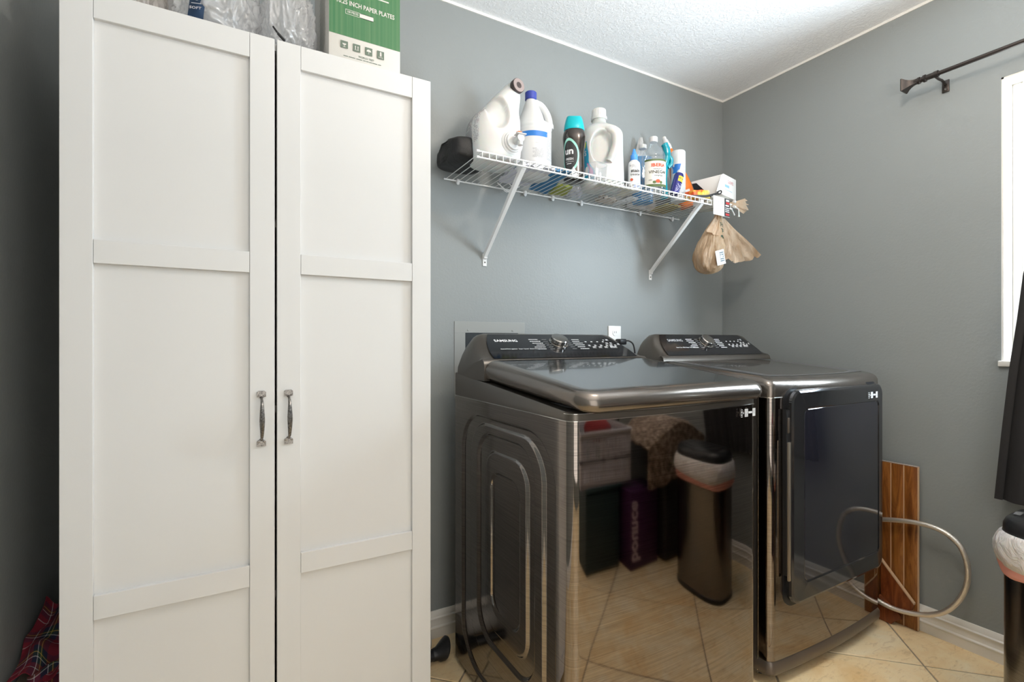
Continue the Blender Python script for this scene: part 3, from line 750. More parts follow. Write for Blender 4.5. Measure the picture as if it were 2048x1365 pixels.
o = rrs([(ddx0+.0705, ddx1-.0405, ddz0+.0665, ddz1-.0645, .020, DY-.0213, .010), (ddx0+.0725, ddx1-.0425, ddz0+.0685, ddz1-.0665, .019, DY-.0225, .010)], M_doorglass, 'door_window', dd)
# inner dark ring of the porthole behind the glass is only reflected; grip slot on the left edge
obj('handle_slot', BX(ddx0-.0135, ddx0+.001, DY-.004, DY+.012, .36, .90, .002), M_black, d)
obj('handle', BX(ddx0-.0125, ddx0-.0005, DY-.010, DY-.003, .345, .795, .002), M_bronze, d)
obj('hinge_latch', BX(ddx0-.012, ddx0-.001, DY-.007, DY-.003, .825, .875, .002), M_baseplas, d)
sticker(d, -.296, .924, DY-.0245+.004, .95)

# ================================================================ WALL THINGS
# recessed supply box behind the washer
M_boxpaint = mat('painted_plate', (.30, .305, .29), .45)
t = thing('supply_box_plate', 'grey painted metal wall plate with dark opening behind washer', 'wall plate', (-1.4, 0, 1.05), world_space=True)
bm = new(); a0, a1, b0, b1, zt_, zb_ = -1.586, -1.268, -1.540, -1.30, 1.2015, .898
box(bm, a0, a1, -.003, -.0002, 1.157, zt_, .0006, 1); box(bm, a0, b0, -.003, -.0002, zb_, 1.157, .0006, 1); box(bm, b1, a1, -.003, -.0002, zb_, 1.157, .0006, 1)
obj('plate', bm, M_boxpaint, t)
obj('opening', BX(b0, b1, -.0016, -.0004, zb_+.02, 1.157), mat('dark_opening', (.02, .024, .026), .6), t)
for x in (-1.528, -1.326): obj('screw_head', xf(LA([(.0045, 0), (.0045, .001), (.002, .0022)], 12), Matrix.Translation((x, -.003, 1.1675)) @ Matrix.Rotation(PI/2, 4, 'X')), M_boxpaint, t)
# outlet
M_ivory = mat('white_outlet_plastic', (.83, .82, .80), .35)
t = thing('wall_outlet', 'white wall outlet behind the washer console', 'outlet', (-.775, 0, 1.14), world_space=True)
obj('cover_plate', BX(-.813, -.738, -.006, -.0003, 1.083, 1.196, .002), M_ivory, t)
for z in (1.165, 1.115):
    o = obj('receptacle', xf(LA([(.016, 0), (.016, .002), (.0155, .0025)], 20), Matrix.Translation((-.775, -.006, z)) @ Matrix.Rotation(PI/2, 4, 'X')), M_ivory, t)
bm = new(); box(bm, -.7815, -.7795, -.009, -.0084, 1.162, 1.171); box(bm, -.7705, -.7685, -.009, -.0084, 1.162, 1.171); obj('slot', bm, M_black, t)
t = thing('power_cord', 'black power plug and cord in the wall outlet', 'cord', (-.75, -.03, 1.11), world_space=True)
obj('plug', BX(-.778, -.735, -.044, -.009, 1.108, 1.135, .006, 3), M_black, t)
obj('cord', tube(new(), spline([(-.742, -.03, 1.124), (-.722, -.045, 1.125), (-.708, -.06, 1.10), (-.712, -.07, 1.02), (-.74, -.07, .85), (-.77, -.06, .6)], 6), .0035, 8), M_black, t)

# curtain rod
M_bronzerod = mat('oil_rubbed_bronze', (.055, .045, .04), .35, metal=.8); RZ, RXp = 2.108, -.082
t = thing('curtain_rod', 'dark bronze curtain rod with square flared finial over the window', 'curtain rod', (-.08, -1.5, RZ), world_space=True)
obj('rod', tube(new(), [(RXp, -.95, RZ), (RXp, -2.35, RZ)], .0075, 14), M_bronzerod, t)
obj('rod_sleeve', tube(new(), [(RXp, -.945, RZ), (RXp, -.965, RZ)], .010, 14), M_bronzerod, t)
bm = new(); rings = []
for y, s, e in ((-.868, .0225, 0), (-.871, .0235, 0), (-.874, .0225, 0), (-.882, .0165, 0), (-.892, .0115, 0), (-.903, .0085, 0), (-.915, .0078, 0)):
    rings.append([Vector((RXp+a*s, y, RZ+b*s)) for a, b in ((-1, -1), (1, -1), (1, 1), (-1, 1))])
ringfaces(bm, rings); fn = obj('finial', bm, M_bronzerod, t)
for y, r in ((-.919, .0125), (-.937, .0135)): obj('finial_ring', tube(new(), [(RXp, y-.005, RZ), (RXp, y-.0035, RZ), (RXp, y+.0035, RZ), (RXp, y+.005, RZ)], [r*.8, r, r, r*.8], 16), M_bronzerod, t)
obj('finial_neck', tube(new(), [(RXp, -.905, RZ), (RXp, -.95, RZ)], .0095, 14), M_bronzerod, t)
for yb_ in (-.972, -2.2):
    bm = new(); tube(bm, spline([(-.003, yb_, RZ-.022), (-.03, yb_, RZ-.012), (-.06, yb_, RZ-.013), (RXp, yb_, RZ-.012)], 5), .0045, 8)
    box(bm, -.006, -.0004, yb_-.011, yb_+.011, RZ-.048, RZ-.002, .002); tube(bm, [(RXp, yb_-.006, RZ), (RXp, yb_+.006, RZ)], .0118, 14)
    obj('bracket', bm, M_bronzerod, t)
    obj('screw_head', xf(LA([(.004, 0), (.003, .002)], 10), Matrix.Translation((-.006, yb_, RZ-.036)) @ Matrix.Rotation(-PI/2, 4, 'Y')), M_chrome, t)
# curtain: pleated panel whose near edge flares down towards the wall corner
t = thing('curtain', 'charcoal curtain panel hanging over the window above the trash can', 'curtain', (-.08, -1.6, RZ), world_space=True)
EDGE = [(2.108, -1.72), (1.9, -1.56), (1.6, -1.33), (1.48, -1.25), (1.357, -1.203), (1.194, -1.187), (1.028, -1.168), (.825, -1.150), (.70, -1.140), (.585, -1.131)]
def edge(z):
    for (a, b), (c, d_) in zip(EDGE, EDGE[1:]):
        if c <= z <= a: return b+(d_-b)*(a-z)/(a-c)
    return EDGE[-1][1]
bm = new(); rows = []; nz_, nu_ = 60, 70
for j in range(nz_+1):
    z = 2.103+(.590-2.103)*j/nz_; ye = edge(z); yf_ = -2.08+.43*j/nz_ ; r_ = []
    for i in range(nu_+1):
        s = i/nu_; k = min(1, max(.25, .25+.75*(j/nz_)))
        x = -.082+.016*math.sin(s*9*2*PI*(.75)+.6)*(1-.5*k)+.022*math.sin(s*7.5+j*.05)*k*s+.004*noise.noise(Vector((s*9, z*4, 0)))
        if z < 1.1: x += -.020*math.exp(-((s-.16-.10*(z-.6))/.07)**2)*sm((1.1-z)/.4)+.010*math.sin(9*z+14*s)*s
        r_.append(Vector((x, ye+(yf_-ye)*s, z-(.018*s if j > nz_-2 else 0))))
    rows.append(r_)
ringfaces(bm, rows, wrap=False); solid(bm, .0025); obj('panel', bm, M_curtain, t, ang=60)
bm = new(); rows = []
for j in range(nz_+1):
    z = 2.103+(.590-2.103)*j/nz_; ye = edge(z); rows.append([Vector((-.0895, ye-.001, z)), Vector((-.0915, ye-.008, z)), Vector((-.0925, ye-.020, z)), Vector((-.0895, ye-.0225, z))])
ringfaces(bm, rows, wrap=False); obj('side_hem', bm, M_curtain, t, ang=60)

# ================================================================ WIRE SHELF
SZ = 1.750; SX0, SX1, SYF = -1.628, -.352, -.312
sh = thing('wire_shelf', 'white coated wire shelf on the wall above the washer and dryer', 'shelf', ((SX0+SX1)/2, 0, SZ), world_space=True)
r = .0032
for (y, z) in ((-.008, SZ-.004), (SYF, SZ), (SYF-.002, SZ-.021)):
    obj('rail', tube(new(), [(SX0-.004, y, z), (SX1+.004, y, z)], r, 8), M_wire, sh)
nw = 49; W0 = None
for i in range(nw):
    x = SX0+.008+(SX1-SX0-.016)*i/(nw-1)
    if W0 is None:
        W0 = obj('wire', tube(new(), [(x, -.004, SZ), (x, -.31, SZ+.0005), (x, SYF-.0035, SZ-.002), (x, SYF-.0045, SZ-.023)], .0016, 6), M_wire, sh)
    else:
        c = W0.copy(); COL.objects.link(c); c.parent = sh; c.location.x = x-(SX0+.008)
for bx_ in (-1.455, -.545):
    s = .5
    bm = new(); ringfaces(bm, [[Vector((bx_+a_*w_, y+b_*.0045, z+b_*.0045)) for a_, b_ in ((-1, 1), (-.8, -1), (.8, -1), (1, 1))] for y, z, w_ in ((-.004, 1.458, .008), (-.012, 1.470, .008), (-.15, 1.593, .0085), (-.27, 1.700, .0105), (SYF+.004, 1.731, .0105))])
    box(bm, bx_-.009, bx_+.009, -.004, -.0003, 1.425, 1.475, .001, 1); box(bm, bx_-.0075, bx_+.0075, -.013, -.004, 1.455, 1.475, .001, 1); box(bm, bx_-.007, bx_+.007, SYF+.002, SYF+.045, 1.722, 1.7465, .002)
    br = obj('bracket', bm, M_wire, sh)
    q = obj('screw_head', xf(LA([(.004, 0), (.003, .0018)], 10), Matrix.Translation((bx_, -.004, 1.440)) @ Matrix.Rotation(PI/2, 4, 'X')), M_chrome, sh)
for x in (-1.575, -1.27, -1.13, -.975, -.62, -.40):
    bm = BX(x-.007, x+.007, -.016, -.0003, SZ-.014, SZ+.004, .004); tube(bm, [(x, -.006, SZ-.012), (x, -.014, SZ-.014)], .006, 10); obj('wall_clip', bm, M_white, sh)
for y, z in ((SYF, SZ), (SYF-.002, SZ-.021)): obj('end_cap', tube(new(), [(SX0-.012, y, z), (SX0-.002, y, z)], .0048, 10), M_white, sh)
# ================================================================ THINGS ON THE SHELF
ZB = SZ+.0022
def T(name, label, cat, x, y, rotz=0, z=ZB, rot=None): return thing(name, label, cat, (x, y, z), rotz, rot)
VIEW = math.radians(-29.6)
# black nylon pouch at the left end
bm = new(); bmesh.ops.create_icosphere(bm, subdivisions=5, radius=1)
for v in bm.verts:
    d_ = v.co.normalized(); q = Vector([math.copysign(abs(c)**.45, c) for c in d_]); v.co = Vector((q.x*.082, q.y*.10, q.z*.042+.044))
    v.co += Vector((0, 0, 1))*.012*noise.noise(v.co*14)*(1 if v.co.z > .02 else 0)+.010*noise.noise_vector(v.co*16+Vector((3, 0, 0)))
    v.co.x += -.02*max(0, v.co.z-.05)/.04 if v.co.x < -.08 else 0
    v.co.z = max(.0005, v.co.z)
tag(obj('black_pouch', bm, M_blackcloth, None, (0, 0, 0)), 'folded black nylon pouch at the left end of the wire shelf', 'pouch').location = (-1.600, -.130, ZB)

# translucent detergent dispenser jug
M_jug = mat('natural_translucent_plastic', (.64, .64, .625), .32, sss=.25)
t = T('detergent_dispenser', 'large natural white detergent jug with brown cap and push spout', 'jug', -1.522, -.207, math.radians(-6))
B = Body([(0, 0, 0, .072, .070, 3), (.010, 0, 0, .086, .082, 3), (.05, 0, 0, .092, .086, 3), (.11, -.002, 0, .092, .086, 3), (.150, .003, 0, .087, .082, 3), (.185, .018, 0, .070, .070, 2.8), (.215, .032, -.004, .059, .060, 2.6), (.242, .046, -.010, .048, .050, 2.4), (.272, .060, -.014, .034, .034, 2.1), (.292, .066, -.016, .022, .022, 2), (.300, .067, -.016, .008, .008, 2)], 5)
def dent(p):
    q = Vector(p); u = (q.x+.012)/.040; v = (q.z-.165)/.062; e = u*u+v*v
    if q.y < 0 and e < 1.3: q.y += .020*sm((1.15-e)/.5)
    return q
B.zs = [B.k[0][0]+(B.k[-1][0]-B.k[0][0])*q/90 for q in range(91)]; obj('bottle', B.build(new(), 150, dent), M_jug, t, ang=70)
nd = Vector((.22, -.96, .06)).normalized(); Mc = Matrix.Translation((.066, -.030, .275)) @ nd.to_track_quat('Z', 'Y').to_matrix().to_4x4()
obj('neck', xf(LA([(.026, -.022), (.0255, 0), (.0245, .012)], 28), Mc), M_jug, t)
M_capbr = mat('brown_cap_plastic', (.055, .04, .038), .45); M_capin = mat('mauve_cap_face', (.30, .24, .23), .55)
obj('cap', xf(LA([(.0245, .012), (.0255, .014), (.0255, .030), (.024, .032)], 32), Mc), M_capbr, t)
obj('cap_face', xf(LA([(.0235, .031), (.0235, .0325), (.011, .0325), (.011, .030), (.001, .030)], 32), Mc), M_capin, t)
obj('cap_mark', xf(LA([(.005, .030), (.005, .0325), (.0032, .0325), (.0032, .030)], 16, cap0=False, cap1=False), Mc), M_capbr, t)
Ms = Matrix.Translation((.038, -.079, .060)) @ Vector((.12, -1, 0)).to_track_quat('Z', 'Y').to_matrix().to_4x4()
obj('spout_collar', xf(LA([(.042, -.012), (.042, .004), (.036, .007), (.034, .012), (.030, .013), (.029, .020), (.001, .020)], 32), Ms), M_white, t)
bm = new(); tube(bm, [(.045, -.096, .060), (.048, -.135, .060)], .013, 16); tube(bm, [(.048, -.125, .062), (.048, -.127, .036)], [.0105, .0085], 14); box(bm, .030, .066, -.142, -.112, .070, .074, .002)
obj('spout', bm, M_white, t)
obj('button', tube(new(), [(.046, -.122, .074), (.046, -.122, .082), (.046, -.122, .084)], [.011, .010, .006], 16), mat('orange_button', (.60, .16, .04), .4), t)
bm = new(); rnd = random.Random(3); f = B.mapper(PI*1.10, .10, .0008)
micro(bm, f, -.052, -.006, -.062, .045, 20, .85, rnd, nu=3); micro(bm, f, .004, .034, -.045, .075, 22, .6, rnd, nu=3); rect(bm, f, -.030, -.008, .052, .066, 3, 1); text(bm, 'EC', .012, f, -.022, .073, .02)
obj('back_label_print', bm, mat('grey_label_ink', (.34, .33, .35), .6), t, normals=False)

# white bleach jug
t = T('bleach_jug', 'white bleach jug with a blue cap and blue label band', 'jug', -1.325, -.165, math.radians(-8))
B = Body([(0, 0, 0, .060, .058, 2.2), (.008, 0, 0, .068, .066, 2.2), (.030, 0, 0, .0695, .0675, 2.2), (.040, 0, 0, .0665, .0645, 2.2), (.175, 0, 0, .0665, .0645, 2.2), (.186, 0, 0, .069, .067, 2.2), (.196, 0, 0, .068, .066, 2.2), (.222, -.002, 0, .058, .057, 2.1), (.252, -.008, 0, .038, .042, 2), (.280, -.012, 0, .025, .028, 2), (.296, -.012, 0, .019, .019, 2), (.302, -.012, 0, .018, .018, 2)], 4)
def pinch(p):
    q = Vector(p)
    if q.z > .20 and q.x > .010: q.x = .010+(q.x-.010)*.30
    return q
obj('bottle', B.build(new(), 48, pinch), M_white, t, ang=50)
obj('handle', tube(new(), spline([(-.004, -.006, .285), (.022, -.012, .278), (.045, -.016, .250), (.056, -.016, .222), (.060, -.014, .192)], 6), [.016]*4+[.0145]*17+[.017]*4, 14), M_white, t)
M_bluecap = mat('blue_cap', (.035, .055, .32), .35)
obj('cap', LA([(.021, .298), (.0225, .300), (.0225, .326), (.021, .328), (.001, .328)], 36, c=(-.012, 0)), M_bluecap, t)
M_lab = mat('white_label', (.62, .61, .60), .45); M_blue = mat('label_blue', (.02, .16, .50), .45)
obj('label', B.patch(new(), -PI*.98, -.10, .045, .172, .0006, 40, 1), M_lab, t)
obj('label_band', B.patch(new(), -PI*.95, -PI*.37, .138, .158, .0011, 24, 1), M_blue, t)
bm = new(); f = B.mapper(-PI*.42, .10, .0012); micro(bm, f, -.045, -.006, -.042, -.006, 9, .8, rnd, nu=2); text(bm, 'DIRECTIONS', .005, f, -.02, .012, .0); micro(bm, f, .006, .028, -.046, .050, 24, .8, rnd, nu=2); micro(bm, f, .031, .047, -.046, .046, 22, .8, rnd, nu=2)
obj('label_print', bm, M_printgrey, t, normals=False)

# scent booster bottle
t = T('scent_booster_bottle', 'dark metallic bottle with turquoise cap and mint ring print', 'bottle', -1.158, -.20, math.radians(-29))
B = Body([(0, 0, 0, .034, .030, 2.3), (.006, 0, 0, .041, .037, 2.3), (.030, 0, 0, .0415, .037, 2.3), (.075, 0, 0, .0395, .035, 2.3), (.110, 0, 0, .0385, .034, 2.3), (.150, 0, 0, .043, .038, 2.3), (.175, 0, 0, .045, .040, 2.3), (.192, 0, 0, .043, .038, 2.2), (.202, 0, 0, .039, .036, 2.1)], 5)
M_dkmet = mat('dark_metallic_bottle', (.062, .052, .047), .20, metal=.9, coat=.6); obj('bottle', B.build(new(), 44), M_dkmet, t, ang=50)
M_teal = mat('turquoise_plastic', (.0, .42, .48), .32)
bm = new(); rings = []
for z, a in ((.203, .0395), (.207, .0405), (.225, .0385), (.245, .0335), (.255, .030), (.258, .028)):
    rings.append([Vector((sup(a, a*.9, 2.2, 2*PI*j/40).x, sup(a, a*.9, 2.2, 2*PI*j/40).y, z+(.006*(abs(math.cos(2*PI*j/40))**2)-.004 if z > .24 else 0))) for j in range(40)])
rings.append([Vector((.7*p.x, .7*p.y, .246)) for p in rings[-1]]); ringfaces(bm, rings); obj('cap', bm, M_teal, t)
M_mint = mat('mint_print', (.30, .62, .52), .4)
f = B.mapper(-PI/2-.55, .095, .0022); bm = new(); r1, r2 = [], []
for j in range(41):
    a = 2*PI*j/40; c_, s_ = math.cos(a), math.sin(a); r1.append(f(.032*c_, .068*s_)); r2.append(f(.0265*c_, .058*s_))
ringfaces(bm, [r1, r2], wrap=False); obj('ring_print', bm, M_mint, t, normals=False)
bm = new(); fb = B.mapper(-PI/2-.55, .095, .0012); ringfaces(bm, [[fb(q*.0265*math.cos(2*PI*j/40), q*.058*math.sin(2*PI*j/40)) for j in range(40)] for q in (1, .85, .7, .55, .4, .25, .1)], cap0=False)
obj('badge', bm, M_blackprint, t, normals=False)
bm = new(); text(bm, 'un', .036, f, -.002, .018, .03); text(bm, 'FRESH', .013, f, 0, -.013, .02, .85); micro(bm, f, -.010, .010, -.034, -.028, 1, 1); rect(bm, f, -.016, .016, -.0235, -.0225, 3)
obj('lettering', bm, M_print, t, normals=False)

# natural jug with colourful label
t = T('laundry_jug', 'clear natural plastic jug with handle and colourful side label', 'jug', -.990, -.170, math.radians(-22))
B = Body([(0, 0, 0, .080, .050, 3), (.008, 0, 0, .088, .056, 3), (.05, 0, 0, .089, .057, 3), (.15, 0, 0, .085, .056, 3), (.225, 0, 0, .084, .055, 3), (.246, -.001, 0, .079, .052, 3), (.262, -.004, 0, .062, .046, 2.7), (.272, -.010, 0, .038, .036, 2.2), (.282, -.014, 0, .030, .030, 2), (.298, -.014, 0, .028, .028, 2)], 5)
def dent2(p):
    q = Vector(p); u = (q.x+.018)/.045; v = (q.z-.165)/.068; e = u*u+v*v
    if q.y < 0 and e < 1.3: q.y += .024*sm((1.2-e)/.6)
    return q
M_nat = mat('natural_hdpe', (.64, .64, .62), .38, alpha=.80, sss=.3); B.zs = [B.k[0][0]+(B.k[-1][0]-B.k[0][0])*q/90 for q in range(91)]; obj('bottle', B.build(new(), 150, dent2), M_nat, t, ang=70)
obj('handle', tube(new(), spline([(.000, -.045, .246), (.030, -.052, .225), (.038, -.060, .185), (.028, -.062, .145), (.010, -.058, .105)], 7), [.012]*3+[.015]*23+[.013]*3, 14), M_nat, t)
bm = new()
for j in range(28):
    a = 2*PI*j/28; r_ = .0325
    box_ = None
lathe(bm, [(.033, .294), (.0335, .300), (.0335, .305), (.030, .306)], 40, c=(-.014, 0)); rings = []
for z, r_ in ((.306, .029), (.334, .0285), (.338, .026)):
    rings.append([Vector((-.014+(r_+(.0008 if j % 2 else -.0004))*math.cos(2*PI*j/72), (r_+(.0008 if j % 2 else -.0004))*math.sin(2*PI*j/72), z)) for j in range(72)])
ringfaces(bm, rings); obj('cap', bm, M_milky, t)
M_tealp = mat('label_teal', (.02, .26, .42), .4); M_mag = mat('label_magenta', (.42, .01, .22), .4); M_lime = mat('label_lime', (.42, .50, .05), .4)
def curvepatch(B, th, z, pts, m, off, par, name='label'):
    f = B.mapper(th, z, off); bm = new(); vs = [bm.verts.new(f(u, v)) for u, v in pts]
    bm.faces.new(vs); bmesh.ops.triangulate(bm, faces=bm.faces[:])
    bmesh.ops.subdivide_edges(bm, edges=bm.edges[:], cuts=2); obj(name, bm, m, par, normals=False)
f = B.mapper(-PI*.86, .12, .0012)
bm = new(); L_ = []; R_ = []
for j in range(21):
    z = -.09+.16*j/20; rgt = .052-.030*sm((z+.06)/.05)-.014*sm((z-.0)/.07); L_.append(f(-.03, z)); R_.append(f(rgt, z))
ringfaces(bm, [[l+(r_-l)*q/1 for q in (0, 1)] for l, r_ in zip(L_, R_)], wrap=False)
rows = []
for j in range(21):
    z = -.09+.16*j/20; rgt = .052-.030*sm((z+.06)/.05)-.014*sm((z-.0)/.07); rows.append([f(-.03+(rgt+.03)*q/8, z) for q in range(9)])
bm.free(); bm = new(); ringfaces(bm, rows, wrap=False); obj('label', bm, M_tealp, t, normals=False)
f2 = B.mapper(-PI*.86, .12, .0018); bm = new(); rows = []
for j in range(9): 
    z = -.075+.055*j/8; a = .050-.034*sm((z+.06)/.05); rows.append([f2(a-.024*(1-j/9)-.004, z), f2(a-.004-.010*(1-j/9), z), f2(a-.003, z)])
ringfaces(bm, rows, wrap=False); obj('label_accent', bm, M_mag, t, normals=False)
bm = new(); rows = [[f2(-.018+.004*j, .045+.006*j), f2(.002+.001*j, .040+.006*j)] for j in range(5)]; ringfaces(bm, rows, wrap=False); obj('label_accent', bm, M_lime, t, normals=False)
bm = new(); f3 = B.mapper(-PI*.86, .12, .0022); vs = [bm.verts.new(f3(.014+.010*math.cos(a*PI/10), -.052+.016*math.sin(a*PI/10))) for a in range(20)]; bm.faces.new(vs); text(bm, 'S', .030, f3, .0, .02, .02); obj('label_badge', bm, M_lab, t, normals=False)

# measuring cup
t = T('measuring_cup', 'small clear plastic measuring cup in front of natural jug', 'cup', -1.092, -.262, .2)
M_clear = film('clear_plastic', (.93, .94, .95), .10, .08, .35, 0)
B = Body([(0, 0, 0, .033, .024, 3), (.004, 0, 0, .036, .026, 3), (.062, 0, 0, .041, .030, 3)], 2)
bm = new(); rr_ = [[B.p(2*PI*j/40, z) for j in range(40)] for z in (0, .004, .03, .062)]+[[B.p(2*PI*j/40, z, -.0015) for j in range(40)] for z in (.062, .03, .004)]
ringfaces(bm, rr_); obj('cup', bm, M_clear, t); obj('rim', tube(new(), [B.p(2*PI*j/40, .0625) for j in range(40)], .0013, 6, True), M_clear, t)

# stain treater
t = T('stain_treatment_bottle', 'small white stain treatment bottle with a blue nozzle', 'bottle', -.868, -.23, math.radians(-30))
B = Body([(0, 0, 0, .022, .018, 2.4), (.004, 0, 0, .0255, .020, 2.4), (.09, 0, 0, .0255, .020, 2.4), (.118, 0, 0, .0235, .019, 2.3), (.128, 0, 0, .016, .014, 2), (.132, 0, 0, .012, .012, 2)], 4)
obj('bottle', B.build(new(), 32), M_white, t, ang=50)
M_blnoz = mat('blue_nozzle', (.07, .28, .70), .35)
obj('nozzle', LA([(.0145, .131), (.0150, .133), (.0148, .152), (.010, .155), (.0095, .163), (.0065, .168), (.005, .178), (.001, .179)], 24), M_blnoz, t)
f = B.mapper(-PI/2, .07, .0008); bm = new(); text(bm, 'stain', .019, f, .001, .012, .03, .9); text(bm, 'treater', .0145, f, .001, -.003, .01, .9); obj('lettering', bm, M_blackprint, t, normals=False)
bm = new(); disc(bm, f, -.012, -.025, .006); obj('berry_print', bm, mat('red_ink', (.55, .09, .04), .5), t, normals=False)
bm = new(); rect(bm, f, -.004, .020, -.058, -.040, 4); obj('label_block', bm, mat('lavender_ink', (.35, .40, .68), .5), t, normals=False)
bm = new(); disc(bm, f, -.017, .034, .004); micro(bm, f, -.010, .014, .024, .040, 4, .7, rnd, nu=2); obj('small_print', bm, M_printgrey, t, normals=False)

# vinegar bottle
M_pet = film('clear_bottle', (.90, .95, .97), .10, .05, .35, 0)
t = T('vinegar_bottle', 'clear vinegar bottle with white cap and cream label', 'bottle', -.742, -.215, math.radians(-34))
ks = [(0, 0, 0, .044, .044, 2.4), (.006, 0, 0, .050, .050, 2.4)]
for k in range(7): ks += [(.014+k*.022, 0, 0, .0505, .0505, 2.4), (.024+k*.022, 0, 0, .0485, .0485, 2.4)]
ks += [(.172, 0, 0, .050, .050, 2.3), (.195, 0, 0, .042, .042, 2.1), (.215, 0, 0, .027, .027, 2), (.232, 0, 0, .016, .016, 2), (.244, 0, 0, .014, .014, 2)]
B = Body(ks, 3); obj('bottle', B.build(new(), 40), M_pet, t, ang=50)
obj('cap', LA([(.0175, .237), (.0185, .239), (.0185, .257), (.017, .259), (.001, .259)], 28), M_white, t)
M_cream = mat('cream_label', (.76, .73, .66), .5); M_olive = mat('olive_green_ink', (.08, .12, .035), .5)
B = Body([(0, 0, 0, .0508, .0508, 2.4), (.2, 0, 0, .0508, .0508, 2.4)], 1)
obj('label', B.patch(new(), -PI*.80, -.10, .030, .148, .0004, 40, 1), M_cream, t)
bm = B.patch(new(), -PI*.80, -.10, .030, .041, .0009, 40, 1); B.patch(bm, -PI*.80, -.10, .140, .148, .0009, 40, 1); obj('label_band', bm, M_olive, t)
f = B.mapper(-PI*.43, .09, .0016); bm = new(); text(bm, 'IBERIA', .020, f, 0, .031, .03, .95); disc(bm, f, -.004, -.037, .008); obj('brand_lettering', bm, mat('red_orange_ink', (.60, .07, .02), .5), t, normals=False)
bm = new(); text(bm, 'VINEGAR', .0185, f, 0, .002, .012, .95); micro(bm, f, -.018, .018, .013, .017, 1, 1); micro(bm, f, -.015, .018, -.018, -.010, 2, .8); text(bm, '100%', .008, f, -.030, -.032, 0.0); obj('lettering', bm, M_blackprint, t, normals=False)
bm = new(); disc(bm, f, -.015, -.041, .006); disc(bm, f, .008, -.042, .006); obj('leaf_print', bm, M_olive, t, normals=False)

# blue liquid bottle behind
t = T('window_cleaner_bottle', 'clear ribbed bottle of blue liquid behind the vinegar bottle', 'bottle', -.704, -.112, math.radians(-30))
B = Body([(0, 0, 0, .040, .032, 2.6), (.006, 0, 0, .048, .038, 2.6), (.16, 0, 0, .049, .038, 2.6), (.205, 0, 0, .044, .035, 2.4), (.235, 0, 0, .028, .026, 2), (.255, 0, 0, .015, .015, 2)], 4)
obj('bottle', B.build(new(), 36), M_pet, t, ang=50)
B2_ = Body([(.003, 0, 0, .045, .035, 2.6), (.16, 0, 0, .0465, .0355, 2.6), (.208, 0, 0, .041, .033, 2.4)], 4)
M_blueliq = mat('blue_liquid', (.0, .20, .46), .1, trans=.0, ior=1.33); obj('liquid', B2_.build(new(), 36), M_blueliq, t)
obj('cap', LA([(.017, .251), (.018, .253), (.018, .268), (.001, .269)], 24), M_white, t)

# zip bag standing to a point behind the bottles
bm = new(); rows = []
for j in range(21):
    v = j/20; w_ = .098*(1-.93*v**1.5); rows.append([Vector((-.625+(i/16-.5)*2*w_-.012*v, -.030-.010*math.sin(PI*i/16)+.010*noise.noise(Vector((i*.3, v*4, 2))), ZB+.345*v)) for i in range(17)])
ringfaces(bm, rows, wrap=False); solid(bm, .004); M_zip = film('hazy_zip_bag_film', (.88, .85, .82), .55, .2, .6, 14, .5); tag(obj('zip_bag', bm, M_zip, None, (-.640, -.05, ZB)), 'tall pointed clear plastic bag standing behind the vinegar', 'bag')

# turquoise scrub brush handle
M_aqua = mat('turquoise_gel_plastic', (.0, .33, .42), .18, trans=.25, coat=.4)
t = T('dish_brush', 'translucent turquoise brush handle upright right of the vinegar', 'brush', -.672, -.215, math.radians(-20))
obj('handle', tube(new(), spline([(.004, 0, .012), (.0, 0, .05), (-.002, 0, .10), (.002, 0, .15), (.010, 0, .19), (.006, 0, .225), (-.004, 0, .247)], 5), [.012]*6+[.012]*5+[.013]*5+[.015]*5+[.017]*5+[.015]*4+[.010], 14), M_aqua, t)
obj('thumb_rest', tube(new(), spline([(.012, -.004, .14), (.026, -.006, .155), (.028, -.006, .175), (.018, -.004, .19)], 4), .009, 12), M_aqua, t)
obj('brush_head', tube(new(), [(-.004, 0, .002), (-.004, 0, .014)], .016, 14), M_aqua, t)

# tall aerosol
t = T('aerosol_can', 'tall white aerosol can with blue swoosh label', 'spray can', -.588, -.215, math.radians(-30))
obj('can', LA([(.029, 0), (.0315, .003), (.0315, .165), (.030, .168)], 36), M_lab, t)
obj('cap', LA([(.0305, .166), (.0315, .168), (.0315, .222), (.029, .226), (.001, .227)], 36), M_white, t)
B = Body([(0, 0, 0, .0315, .0315, 2), (.17, 0, 0, .0315, .0315, 2)], 1)
bm = new(); f = B.mapper(-PI/2-.45, .10, .0008); rows = []
for j in range(13):
    v = .022+.040*j/12; rows.append([f(-.022+.004*math.sin(j*.4), v), f(-.008, v), f(.004, v), f(.017-.010*(1-j/12), v)])
ringfaces(bm, rows, wrap=False); obj('swoosh_print', bm, M_blue, t, normals=False)
bm = new(); f = B.mapper(-PI/2+.55, .08, .0008); micro(bm, f, -.014, .018, -.07, .075, 26, .8, rnd, nu=2); obj('label_print', bm, mat('pale_blue_ink', (.45, .55, .66), .5), t, normals=False)

